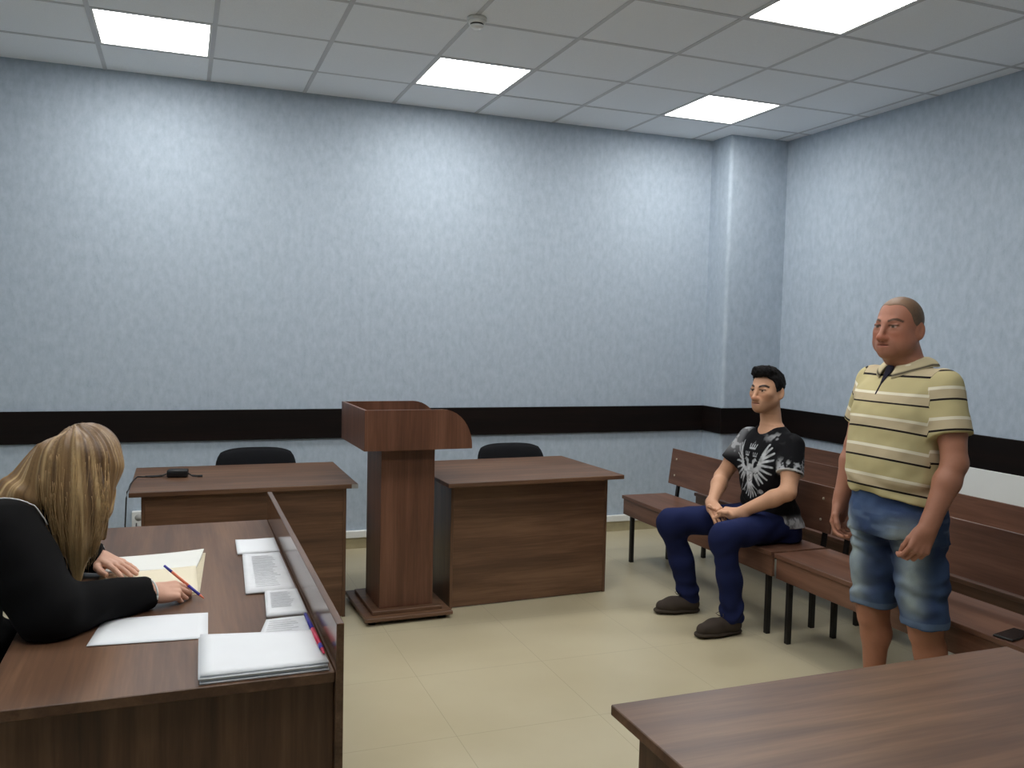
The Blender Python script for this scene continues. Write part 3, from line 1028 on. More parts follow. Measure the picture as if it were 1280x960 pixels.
def shoe_mesh(F, heel, toe, z0=0.0, ln_w=.045, top=.075, ankle=None):
    """heel and toe in xy"""
    h = V3(*heel, z0); t = V3(*toe, z0); d = unit(t - h)
    L = np.linalg.norm(t - h)
    up = V3(0, 0, 1)
    side = np.cross(up, d)
    sole = SDF()
    for u in (h + d * .042 + up * .016, ):
        sole.cone(u, h + d * L * .62 + up * .016, .038, .047, .01, flat=(up, .36))
    sole.cone(h + d * L * .55 + up * .016, t - d * .045 + up * .017, .047, .042, .01, flat=(up, .36))
    sole.plane((0, 0, .001), (0, 0, -1), .003)
    upper = F
    upper.cone(h + d * .045 + up * .048, h + d * .085 + up * .055, .038, .040, .015)
    upper.cone(h + d * .08 + up * .055, h + d * L * .62 + up * .045, .042, .044, .02)
    upper.cone(h + d * L * .6 + up * .044, t - d * .05 + up * .038, .043, .034, .02)
    if ankle is not None:
        upper.cone(h + d * .06 + up * .06, V3(*ankle), .040, .043, .015)
    upper.plane((0, 0, .020), (0, 0, -1), .003)
    return sole

def hair_cut(HD, line, extra):
    L = np.array(line); h = HD.H

    def cut(X, Y, Z):
        sh = np.broadcast_shapes(X.shape, Y.shape, Z.shape)
        P = np.stack([np.broadcast_to(a, sh).ravel() for a in (X, Y, Z)], -1)
        x, y, z = HD.loc(P).T
        return ((np.interp(x, L[:, 0], L[:, 1]) + extra(x, y) - z) * h * .6).reshape(sh)
    return cut


# ================================================================== the standing man
def standing_man():
    root = thing('person', 'standing man in a striped polo shirt and denim shorts before the near bench', 'person', (3.05, -3.38, 0), PI)
    HD = Head((.036, .0, 1.582), .234, rot_axis((0, 0, 1), .22))
    torso = [(.84, -.012, 0, .132, .168), (.92, .0, 0, .148, .176), (1.0, .006, 0, .156, .180), (1.08, .009, 0, .159, .182), (1.16, .006, 0, .153, .180),
             (1.24, .004, 0, .144, .182), (1.31, -.002, 0, .126, .180), (1.37, -.012, 0, .100, .162), (1.415, -.02, 0, .072, .115), (1.45, -.015, 0, .058, .066)]
    LS, LE, LW = (-.035, .182, 1.350), (-.016, .246, 1.088), (.088, .236, .850)
    RS, RE, RW = (-.030, -.190, 1.350), (-.030, -.264, 1.090), (.040, -.262, .852)
    HL, KL, AL = (-.02, .086, .83), (-.058, .113, .455), (-.098, .123, .085)
    HR, KR, AR = (-.01, -.092, .83), (-.022, -.118, .455), (-.050, -.125, .085)
    Z_NECK = torso[-2][0]
    B = SDF()
    B.loft([(z, cx, cy, a - (.034 if z < 1.05 else .010), b - (.026 if z < 1.05 else .012)) if z < Z_NECK else (z, cx, cy, a - .004, b - .004) for z, cx, cy, a, b in torso], .02)
    for S_, E_, W_ in ((LS, LE, LW), (RS, RE, RW)):
        S_, E_, W_ = V3(*S_), V3(*E_), V3(*W_)
        B.cone(S_ + V3(0, 0, -.006), S_ * .45 + E_ * .55, .054, .050, .03)
        B.cone(S_ * .5 + E_ * .5, E_, .053, .043, .02)
        m = E_ * .72 + W_ * .28
        B.cone(E_, m, .043, .046, .02); B.cone(m, W_, .046, .030, .02)
        B.ell(E_ + V3(-.03, 0, .0), (.022, .022, .028), None, .02)
    for H_, K_, A_ in ((HL, KL, AL), (HR, KR, AR)):
        H_, K_, A_ = V3(*H_), V3(*K_), V3(*A_)
        B.cone(H_, K_, .092, .060, .03)
        B.cone(K_ + V3(.012, 0, 0), K_ + V3(.01, 0, -.05), .054, .05, .02)
        c = K_ * .68 + A_ * .32
        B.cone(K_, c + V3(-.018, 0, 0), .054, .056, .03); B.cone(c + V3(-.012, 0, 0), A_, .054, .034, .03)
        B.cone(A_, A_ + V3(.03, 0, -.04), .034, .032, .02)
    HD.build(B, jowl=.02, nose=1.0, neck=(-.032, 0, 1.42), neck_r=.058)
    B.ell((.03, 0, 1.458), (.05, .05, .024), None, .03)          # fullness under the chin
    hand(B, LW, (.40, -.06, -.9), (-.35, -.92, -.12), (.9, -.1, .2), 1.02, (.62, .72, .78, .82), .45, .03, .029, tdir=(.55, -.35, -.75))
    hand(B, RW, (.16, .04, -.98), (-.2, .95, .0), (.95, .2, .1), 1.0, (.5, .58, .64, .7), .4, .03, .028, tdir=(.5, .3, -.8))
    pos, Q = B.mesh(.0045, [(2, 1.43, 1.72, .0028), (2, .66, .9, .003), (1, -.11, .11, .003), (0, -.08, .17, .003), (1, -.30, -.22, .003), (1, .2, .29, .003)])
    skin = C3(164, 114, 92)
    col = np.tile(skin, (len(pos), 1)) * (1 + .06 * vnoise(pos, 14, 2)[:, None])
    z = pos[:, 2]
    face = smoothstep(1.43, 1.5, z)
    col = paint(col, face * .35, C3(170, 110, 90))
    col = paint(col, smoothstep(.6, .4, z) * .6, C3(158, 106, 80))
    col = HD.paint(col, pos, skin, C3(86, 62, 48), C3(172, 104, 88), C3(140, 104, 86), .2, .024, (70, 62, 52))
    to_mesh('body', pos, Q, skin_m, root, col)

    # cropped hair: a thin close cap with receding temples
    hs = SDF(); h = HD.H
    hs.ell(HD.P(-.07, 0, .13), (.408 * h, .333 * h, .373 * h), HD.R, .01)
    cut = hair_cut(HD, [(-.5, -.27), (-.28, -.22), (-.14, -.08), (-.10, .02), (-.04, -.06), (.01, -.08), (.06, .02), (.10, .18), (.16, .27), (.24, .36), (.33, .40), (.4, .44)],
                   lambda x, y: .05 * np.exp(-((np.abs(y) - .19) / .08) ** 2) * (x > .1) - .03 * np.exp(-(y / .08) ** 2) * (x > .1))
    hs.op(cut, V3(-9, -9, -9), V3(9, 9, 9), .006, 'i')
    pos, Q = hs.mesh(.003)
    col = np.tile(C3(98, 80, 64), (len(pos), 1)) * (1 + .14 * vnoise(pos, 160, 7)[:, None])
    q = HD.loc(pos)
    col = paint(col, smoothstep(.18, .42, q[:, 2]) * smoothstep(-.3, .25, q[:, 0]) * .6, C3(146, 112, 88))
    to_mesh('hair', pos, Q, skin_m, root, col)

    # polo shirt
    T = SDF()
    T.loft([(max(z, .905) if z < .91 else z, cx + .002, cy, a + .008, b + .008) for z, cx, cy, a, b in torso if z >= .92] + [(.905, .008, 0, .163, .186)], .02)
    for S_, E_, sy in ((LS, LE, 1), (RS, RE, -1)):
        S_, E_ = V3(*S_), V3(*E_)
        hem = S_ + (E_ - S_) * .62
        n = unit(E_ - S_ + V3(.0, sy * .02, 0))
        sl = SDF().cone(S_ + V3(0, -sy * .02, .006), S_ + (E_ - S_) * .75, .074, .075).plane(hem, n, .003)
        T.sub(sl, np.minimum(S_, E_) - .09, np.maximum(S_, E_) + .09, .04)
    T.plane((.16, 0, .948), (.26, 0, -1), .004)
    T.cone((-.02, 0, 1.42), (.03, 0, 1.52), .066, .075, .012, 's')

    def dsp(P):
        z, x, y = P[:, 2], P[:, 0], P[:, 1]
        w = .0045 * np.sin(z * 75 + 9 * y + 5 * vnoise(P, 7, 4)) * np.exp(-((z - .96) / .07) ** 2)
        w += .004 * np.sin(60 * (z + .5 * np.abs(y)) + 3 * vnoise(P, 9, 6)) * np.exp(-(((np.abs(y) - .17) / .05) ** 2 + ((z - 1.27) / .07) ** 2))
        return w + .004 * vnoise(P, 13, 3) + .002 * vnoise(P, 32, 9)
    pos, Q = T.mesh(.005, disp=dsp)
    # distance along the cloth: height on the trunk, distance along the arm on the sleeves
    arm = SDF().cone(LS, LE, .071, .071).cone(RS, RE, .071, .071).at(pos)
    tor = SDF().loft(torso).at(pos)
    d = np.where(pos[:, 1] > 0, 1, 0)
    al = np.where(d == 1, (pos - V3(*LS)) @ unit(V3(*LE) - V3(*LS)), (pos - V3(*RS)) @ unit(V3(*RE) - V3(*RS)))
    sleeve = (np.abs(pos[:, 1]) > .168) & (arm < tor + .004)
    stripe = np.where(sleeve, 1.345 - al, pos[:, 2] - .19 * pos[:, 0] * smoothstep(1.38, 1.2, pos[:, 2]) + .02)
    to_mesh('polo_shirt', pos, Q, polo_mat(), root, None, {'stripe': stripe})
    # collar, with the dark placket lining showing at the open neck
    nA, nR = 60, 7
    vs, cols_, qs = [], [], []
    for side in (0, 1):
        for i in range(nA + 1):
            a_ = math.radians(16 + 328 * i / nA)
            ca, sa = math.cos(a_), math.sin(a_)
            fr = max(0, ca)
            for j in range(nR + 1):
                t_ = j / nR
                bul = .006 * math.sin(PI * t_) - (.0035 if side else 0)
                rx, ry = .066 + .034 * t_ + bul + .016 * t_ * fr ** 3, .070 + .045 * t_ + bul
                vs.append((-.030 + rx * ca + .012 * fr, ry * sa, 1.470 - .030 * fr - (.034 + .024 * fr ** 4) * t_ ** 1.3 - (.002 if side else 0)))
                cols_.append(C3(40, 34, 32) if .80 < t_ < .95 else C3(200, 188, 154))
    W_ = nR + 1; off = (nA + 1) * W_
    for i in range(nA):
        for j in range(nR):
            q = [i * W_ + j, (i + 1) * W_ + j, (i + 1) * W_ + j + 1, i * W_ + j + 1]
            qs.append(q[::-1]); qs.append([k + off for k in q])
    for i in range(nA):
        for j in (0, nR):
            q = [i * W_ + j, (i + 1) * W_ + j, (i + 1) * W_ + j + off, i * W_ + j + off]
            qs.append(q if j == 0 else q[::-1])
    for j in range(nR):
        for i in (0, nA):
            q = [i * W_ + j, i * W_ + j + 1, i * W_ + j + 1 + off, i * W_ + j + off]
            qs.append(q[::-1] if i == 0 else q)
    to_mesh('collar', np.array(vs), np.array(qs), cloth_m, root, np.array(cols_))
    pk = SDF()
    pk.cone((.062, -.004, 1.424), (.098, -.004, 1.372), .019, .007, .004, flat=(unit((1, 0, .6)), .3))
    pk.cone((.098, -.004, 1.372), (.127, -.004, 1.325), .0035, .003, .004)
    pos, Q = pk.mesh(.0022)
    to_mesh('placket', pos, Q, cloth_m, root, np.tile(C3(42, 40, 52), (len(pos), 1)))

    # shorts
    s = SDF()
    s.loft([(.78, -.01, 0, .150, .185), (.86, -.005, 0, .155, .186), (.93, -.002, 0, .142, .172), (.985, .0, 0, .138, .164)], .03)
    for H_, K_, sy in ((HL, KL, 1), (HR, KR, -1)):
        H_, K_ = V3(*H_), V3(*K_)
        a = H_ + V3(0, 0, .0); m = H_ * .45 + K_ * .55
        s.cone(a, m, .105, .092, .03); s.cone(m, K_ + V3(0, 0, -.06), .092, .087, .03)
    s.op(lambda X, Y, Z: np.where(Y > .005 + 0 * X + 0 * Z, .447 - Z, .462 - Z), V3(-9, -9, -9), V3(9, 9, 9), .004, 'i')

    def dsp2(P):
        x, y, z = P.T
        w = vnoise(P, 9, 14)
        a = .0055 * np.sin(z * 70 + 20 * np.abs(np.abs(y) - .1) + 5 * w) * (.25 + np.exp(-((z - .74) / .07) ** 2) + .8 * np.exp(-((z - .53) / .05) ** 2))
        a += .004 * np.sin(30 * x + 60 * (z - np.abs(y)) + 4 * w) * np.exp(-((z - .78) / .06) ** 2)
        return a + .005 * vnoise(P, 17, 15) + .0025 * vnoise(P, 40, 16)
    pos, Q = s.mesh(.005, disp=dsp2)
    x, y, z = pos.T
    nb = vnoise(pos, 22, 31)
    base = C3(62, 80, 112)
    col = np.tile(base, (len(pos), 1))
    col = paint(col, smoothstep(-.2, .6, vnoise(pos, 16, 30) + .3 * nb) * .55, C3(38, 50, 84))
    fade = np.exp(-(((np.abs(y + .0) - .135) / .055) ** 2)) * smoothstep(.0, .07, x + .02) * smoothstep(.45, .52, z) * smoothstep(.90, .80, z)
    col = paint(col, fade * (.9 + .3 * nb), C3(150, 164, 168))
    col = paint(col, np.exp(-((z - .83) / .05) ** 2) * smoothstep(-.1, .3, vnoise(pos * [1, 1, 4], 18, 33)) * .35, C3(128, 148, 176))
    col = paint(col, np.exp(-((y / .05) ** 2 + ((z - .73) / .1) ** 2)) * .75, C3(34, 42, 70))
    col = paint(col, (np.abs(z - np.where(y > 0, .460, .475)) < .012) * .3, C3(120, 140, 160))
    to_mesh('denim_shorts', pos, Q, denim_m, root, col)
    for nm, A_, hx in (('shoe', AL, 0), ('shoe', AR, 0)):
        u = SDF(); heel = (A_[0] - .065, A_[1]); toe = (A_[0] + .205, A_[1] + (.03 if A_[1] > 0 else -.03))
        so_ = shoe_mesh(u, heel, toe, ankle=(A_[0], A_[1], .095))
        pos, Q = u.mesh(.004); o = to_mesh('shoe', pos, Q, shoe_m, root, np.tile(C3(70, 66, 62), (len(pos), 1)))
        pos, Q = so_.mesh(.004); to_mesh('sole', pos, Q, shoe_m, o, np.tile(C3(190, 186, 178), (len(pos), 1)))


def polo_mat():
    m, nt, b = base_mat('striped_polo_jersey')
    a = N(nt, 'ShaderNodeAttribute', attribute_name='stripe')
    s = N(nt, 'ShaderNodeMath', operation='SUBTRACT'); s.inputs[0].default_value = 1.307 + .113 * 20
    nt.links.new(a.outputs['Fac'], s.inputs[1])
    d = N(nt, 'ShaderNodeMath', operation='DIVIDE'); d.inputs[1].default_value = .113
    nt.links.new(s.outputs[0], d.inputs[0])
    f = N(nt, 'ShaderNodeMath', operation='FRACT'); nt.links.new(d.outputs[0], f.inputs[0])
    ol, bl, wh, gr = lin(187, 176, 133), lin(34, 28, 28), lin(226, 220, 198), lin(190, 175, 145)
    r = ramp(nt, [(0, bl), (.065, ol), (.60, wh), (.70, gr)], 'CONSTANT')
    nt.links.new(f.outputs[0], r.inputs['Fac']); nt.links.new(r.outputs['Color'], b.inputs['Base Color'])
    b.inputs['Roughness'].default_value = .9; b.inputs['Specular IOR Level'].default_value = .15
    return m


standing_man()


# ================================================================== the seated man
def seg2(u, v, a, b):
    ax, ay = a; bx, by = b
    dx, dy = bx - ax, by - ay
    t = np.clip(((u - ax) * dx + (v - ay) * dy) / (dx * dx + dy * dy), 0, 1)
    return np.hypot(u - ax - t * dx, v - ay - t * dy), t


def eagle(u, v):
    """pale print on the chest: a crowned double-headed bird with spread wings, shield, sceptre and orb; u across, v up, about -1..1"""
    m = np.zeros_like(u); dark = np.zeros_like(u)

    def stroke(a, b, w0, w1=None, tgt='m'):
        nonlocal m, dark
        d, t = seg2(u, v, a, b); w = w0 + ((w0 if w1 is None else w1) - w0) * t
        k = smoothstep(w, w - .03, d)
        if tgt == 'm': m = np.maximum(m, k)
        else: dark = np.maximum(dark, k)
    for s in (-1, 1):
        for i in range(9):                                   # wing feathers, fanned along the wing arm
            t_ = i / 8
            p0 = (s * (.28 + .30 * t_), -.02 + .80 * t_)
            a = math.radians(-62 + 138 * t_ ** 1.2); L = .40 + .16 * math.sin(PI * t_)
            p1 = (p0[0] + s * L * math.cos(a), p0[1] + L * math.sin(a))
            stroke(p0, p1, .075, .045)
            q0 = (p0[0] + s * .06, p0[1] - .05); stroke((q0[0] + s * .1 * math.cos(a), q0[1] + .1 * math.sin(a)), (p1[0] + s * .01, p1[1] - .06), .014, .02, 'd')
        stroke((s * .16, .12), (s * .46, .26), .09, .10); stroke((s * .46, .26), (s * .50, .62), .10, .05)
        stroke((s * .30, .02), (s * .42, .10), .025, .03, 'd')
        stroke((s * .10, .16), (s * .17, .48), .075, .06)      # neck
        stroke((s * .17, .48), (s * .25, .55), .085, .07); stroke((s * .27, .55), (s * .36, .50), .045, .012)
        stroke((s * .20, .55), (s * .21, .555), .022, .022, 'd')
        stroke((s * .13, .68), (s * .29, .68), .035)           # small crowns
        for q in (-.07, 0, .07): stroke((s * .21 + q, .68), (s * .21 + q * 1.4, .80), .022, .03)
        stroke((s * .12, -.36), (s * .34, -.56), .05, .035)    # legs
        for q in (-.12, 0, .12): stroke((s * .34, -.56), (s * (.42 + q * .6), -.70 - abs(q) * .1), .022)
    stroke((-.14, .95), (.14, .95), .045)                      # top crown
    for q in (-.14, -.05, .05, .14): stroke((q, .95), (q * 1.25, 1.10), .03, .035)
    stroke((0, 1.05), (0, 1.22), .018); stroke((-.05, 1.16), (.05, 1.16), .016)
    stroke((0, .16), (0, -.30), .23, .15)                      # body and shield
    for a, b in (((-.15, .10), (.15, .10)), ((-.15, .10), (-.14, -.20)), ((.15, .10), (.14, -.20)), ((-.14, -.20), (0, -.30)), ((.14, -.20), (0, -.30)), ((-.08, -.10), (.08, .02)), ((.02, .04), (-.02, -.20))):
        stroke(a, b, .022, None, 'd')
    for q in (-.2, -.1, 0, .1, .2): stroke((q * .3, -.35), (q * 1.3, -.92 + abs(q) * .6), .06, .035)   # tail
    stroke((-.10, -.62), (.10, -.62), .018, None, 'd')
    stroke((-.62, -.85), (-.40, -.15), .022); stroke((.46, -.62), (.50, -.60), .09)
    return np.clip(m - dark, 0, 1)


def seated_man():
    root = thing('person', 'young man in a black printed T-shirt sitting on the bench with hands clasped', 'person', (3.38, -2.12, 0), PI)
    HD = Head((.002, 0, 1.252), .228, rot_axis((0, 0, 1), 0.30))
    torso = [(.462, -.075, 0, .112, .168), (.52, -.07, 0, .118, .168), (.60, -.05, 0, .112, .158), (.68, -.035, 0, .108, .155), (.77, -.025, 0, .110, .162),
             (.86, -.025, 0, .112, .172), (.93, -.03, 0, .105, .175), (.985, -.038, 0, .088, .160), (1.025, -.045, 0, .068, .120), (1.06, -.045, 0, .054, .062)]
    LS, LE, LW = (-.045, .185, .965), (.045, .262, .745), (.215, .085, .612)
    RS, RE, RW = (-.03, -.185, .965), (.085, -.262, .742), (.262, -.090, .628)
    HL, KL, AL = (-.03, .095, .537), (.355, .160, .514), (.290, .163, .085)
    HR, KR, AR = (-.03, -.095, .537), (.440, -.215, .516), (.305, -.218, .085)
    Z_NECK = torso[-2][0]
    B = SDF()
    B.loft([(z, cx, cy, a - .010, b - .012) if z < Z_NECK else (z, cx, cy, a - .004, b - .004) for z, cx, cy, a, b in torso], .02)
    for S_, E_, W_ in ((LS, LE, LW), (RS, RE, RW)):
        S_, E_, W_ = V3(*S_), V3(*E_), V3(*W_)
        B.cone(S_ + V3(0, 0, -.006), S_ * .45 + E_ * .55, .050, .047, .03); B.cone(S_ * .5 + E_ * .5, E_, .049, .040, .02)
        m = E_ * .72 + W_ * .28
        B.cone(E_, m, .040, .042, .02); B.cone(m, W_, .042, .027, .02)
    for H_, K_, A_ in ((HL, KL, AL), (HR, KR, AR)):
        H_, K_, A_ = V3(*H_), V3(*K_), V3(*A_)
        B.cone(H_, K_, .078, .052, .03)
        c = K_ * .68 + A_ * .32
        B.cone(K_, c, .042, .042, .03); B.cone(c, A_, .042, .032, .03); B.cone(A_, A_ + V3(.03, 0, -.04), .032, .03, .02)
    HD.build(B, jowl=0, nose=.95, neck=(-.045, 0, 1.02), neck_r=.054)
    # clasped hands: the left laid over the right, fingers wrapped
    hand(B, RW, (.25, .93, -.28), (-.45, -.1, -.88), (.8, -.2, .3), .95, (.35, .4, .45, .5), .3, .02, .026, tdir=(.45, .75, .45))
    hand(B, LW, (.62, -.74, -.02), (-.35, -.25, -.9), (.75, .4, .5), .95, (.55, .6, .62, .65), .5, .05, .026, tdir=(.8, -.35, .45))
    pos, Q = B.mesh(.0045, [(2, 1.09, 1.40, .0028), (2, .52, .70, .003), (1, -.12, .13, .003), (0, -.08, .13, .003), (0, .2, .38, .003)])
    skin = C3(196, 150, 120)
    col = np.tile(skin, (len(pos), 1)) * (1 + .05 * vnoise(pos, 14, 12)[:, None])
    col = HD.paint(col, pos, skin, C3(34, 24, 22), C3(172, 118, 100), C3(128, 98, 80), .3, .030, (40, 28, 22))
    to_mesh('body', pos, Q, skin_m, root, col)

    # short black hair swept up at the front
    h = HD.H; hs = SDF()
    hs.ell(HD.P(-.075, 0, .15), (.425 * h, .352 * h, .40 * h), HD.R, .02)
    hs.ell(HD.P(.10, 0, .46), (.27 * h, .25 * h, .10 * h), HD.R @ rot_axis((0, 1, 0), -.12), .03)
    hs.ell(HD.P(.27, 0, .43), (.10 * h, .20 * h, .09 * h), HD.R, .03)

    cut = hair_cut(HD, [(-.5, -.26), (-.28, -.23), (-.14, -.10), (-.11, .02), (-.05, -.10), (.02, -.10), (.07, .06), (.10, .16), (.15, .26), (.25, .31), (.4, .33)],
                   lambda x, y: 0 * y)
    hs.op(cut, V3(-9, -9, -9), V3(9, 9, 9), .006, 'i')
    pos, Q = hs.mesh(.003, disp=lambda P: .004 * vnoise(P * [1, 1.6, .8], 70, 40) + .003 * vnoise(P, 150, 41))
    to_mesh('hair', pos, Q, shoe_m, root, np.tile(C3(17, 15, 16), (len(pos), 1)) * (1 + .3 * vnoise(pos, 60, 3)[:, None]))

    # T-shirt
    T = SDF()
    T.loft([(z, cx + .002, cy, a + .009, b + .009) for z, cx, cy, a, b in torso if z > .65] + [(.60, -.052, .004, .124, .178), (.532, -.062, .006, .136, .200)], .02)
    for S_, E_, sy in ((LS, LE, 1), (RS, RE, -1)):
        S_, E_ = V3(*S_), V3(*E_)
        hem = S_ + (E_ - S_) * .60
        n = unit(E_ - S_)
        sl = SDF().cone(S_ + V3(0, -sy * .02, .004), S_ + (E_ - S_) * .75, .067, .069).plane(hem, n, .003)
        T.sub(sl, np.minimum(S_, E_) - .09, np.maximum(S_, E_) + .09, .04)
    T.cone((-.05, 0, 1.05), (.02, 0, 1.09), .060, .070, .006, 's')

    def dsp(P):
        x, y, z = P.T
        a = .005 * np.sin(z * 62 + 8 * y + 5 * vnoise(P, 8, 50)) * np.exp(-((z - .66) / .09) ** 2)
        a += .0045 * np.sin(55 * (z - .6 * np.abs(y)) + 3 * vnoise(P, 9, 51)) * np.exp(-(((np.abs(y) - .15) / .06) ** 2 + ((z - .86) / .08) ** 2))
        return a + .004 * vnoise(P, 14, 52)
    pos, Q = T.mesh(.0042, fine=[(1, -.14, .15, .0028), (2, .6, .98, .003)], disp=dsp)
    x, y, z = pos.T
    blk = C3(16, 16, 19)
    col = np.tile(blk, (len(pos), 1))
    front = (x > torso_cx(torso, z)) * smoothstep(.17, .15, np.abs(y))
    u = (y - .008) / .150; v = (z - .805) / .142
    grit = .75 + .35 * vnoise(pos, 60, 55)
    col = paint(col, eagle(u, v) * front * grit, C3(196, 200, 204))
    smoke = smoothstep(.10, .5, vnoise(pos * [1, 1, .7], 26, 57) + .45 * vnoise(pos, 70, 58))
    rsh = smoothstep(-.10, -.155, y) * smoothstep(.86, .93, z)
    lsl = smoothstep(.17, .2, y) * smoothstep(.93, .88, z) * .9
    lsh = np.exp(-(((y - .11) / .05) ** 2 + ((z - 1.01) / .022) ** 2)) * .7
    hem_ = smoothstep(.612, .575, z) * smoothstep(.05, .12, y)
    col = paint(col, np.clip(rsh * (.35 + smoke) + lsl * smoothstep(-.1, .35, vnoise(pos * [1, 1, .8], 48, 59) + .5 * vnoise(pos, 110, 60)) + lsh * smoke + hem_ * (.35 + smoke), 0, 1) * .85, C3(176, 178, 182))
    arm_l = (pos - V3(*LS)) @ unit(V3(*LE) - V3(*LS)) / np.linalg.norm(V3(*LE) - V3(*LS))
    col = paint(col, (np.abs(arm_l - .585) < .02) * (y > .18) * .8, C3(190, 190, 190))
    to_mesh('t_shirt', pos, Q, cloth_m, root, col)

    # trousers
    s = SDF()
    s.loft([(.452, -.072, 0, .125, .180), (.52, -.07, 0, .128, .178), (.585, -.06, 0, .120, .166)], .03)
    for H_, K_, A_ in ((HL, KL, AL), (HR, KR, AR)):
        H_, K_, A_ = V3(*H_), V3(*K_), V3(*A_)
        s.cone(H_, K_, .092, .070, .035); s.cone(K_ + V3(-.03, 0, .0), K_ + V3(.0, 0, -.03), .066, .066, .03)
        c = K_ * .5 + A_ * .5 + V3(-.012, 0, 0)
        s.cone(K_ + V3(-.002, 0, -.01), c, .064, .062, .03); s.cone(c, A_ + V3(-.005, 0, .005), .062, .060, .03)
    s.plane((0, 0, .062), (0, 0, -1), .004)
    s.op(lambda X, Y, Z: np.where(X < .172 + 0 * Y + 0 * Z, .4535 - Z, -1.0), V3(-.4, -.4, .3), V3(.17, .4, .7), .004, 'i')

    def dsp2(P):
        x, y, z = P.T
        a = .006 * np.sin(70 * (z + .4 * x) + 4 * vnoise(P, 9, 61)) * (np.exp(-((z - .12) / .06) ** 2) + .6 * np.exp(-(((x - .36) / .06) ** 2 + ((z - .43) / .06) ** 2)) + .7 * np.exp(-(((x - .04) / .06) ** 2)))
        return a + .0055 * vnoise(P, 15, 62)
    pos, Q = s.mesh(.005, disp=dsp2)
    col = np.tile(C3(25, 32, 68), (len(pos), 1)) * (1 + .22 * vnoise(pos, 10, 63)[:, None])
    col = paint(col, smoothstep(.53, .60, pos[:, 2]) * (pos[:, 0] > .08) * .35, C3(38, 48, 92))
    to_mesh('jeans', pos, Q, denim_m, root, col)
    for heel, toe, A_ in (((.222, .160), (.508, .163), AL), ((.240, -.195), (.508, -.250), AR)):
        u = SDF(); so_ = shoe_mesh(u, heel, toe, ankle=(A_[0], A_[1], .10))
        pos, Q = u.mesh(.004); o = to_mesh('shoe', pos, Q, shoe_m, root, np.tile(C3(62, 54, 48), (len(pos), 1)) * (1 + .1 * vnoise(pos, 30, 4)[:, None]))
        pos, Q = so_.mesh(.004); to_mesh('sole', pos, Q, shoe_m, o, np.tile(C3(58, 50, 42), (len(pos), 1)))
        h_, t_ = V3(*heel, 0), V3(*toe, 0); dd = unit(t_ - h_); sd = V3(-dd[1], dd[0], 0)
        lc = MB()
        for k in range(4):
            p = h_ + dd * (.115 + .022 * k) + V3(0, 0, .098 - .0065 * k)
            lc.tube([p - sd * .024 + V3(0, 0, -.010), p + V3(0, 0, .0015), p + sd * .024 + V3(0, 0, -.010)], .0022, 6)
        p = h_ + dd * .118 + V3(0, 0, .099)
        for s_ in (-1, 1):
            lc.tube([p, p + sd * s_ * .018 + V3(0, 0, .018) + dd * .012, p + sd * s_ * .034 + dd * .02 + V3(0, 0, .006), p + sd * s_ * .016 + dd * .016, p], .002, 6)
        lc.build('lace', plain('dark_lace', lin(40, 36, 34), .8, .2, .1), o, True)


def torso_cx(torso, z):
    S = np.array(sorted(torso)); return np.interp(z, S[:, 0], S[:, 1])


seated_man()


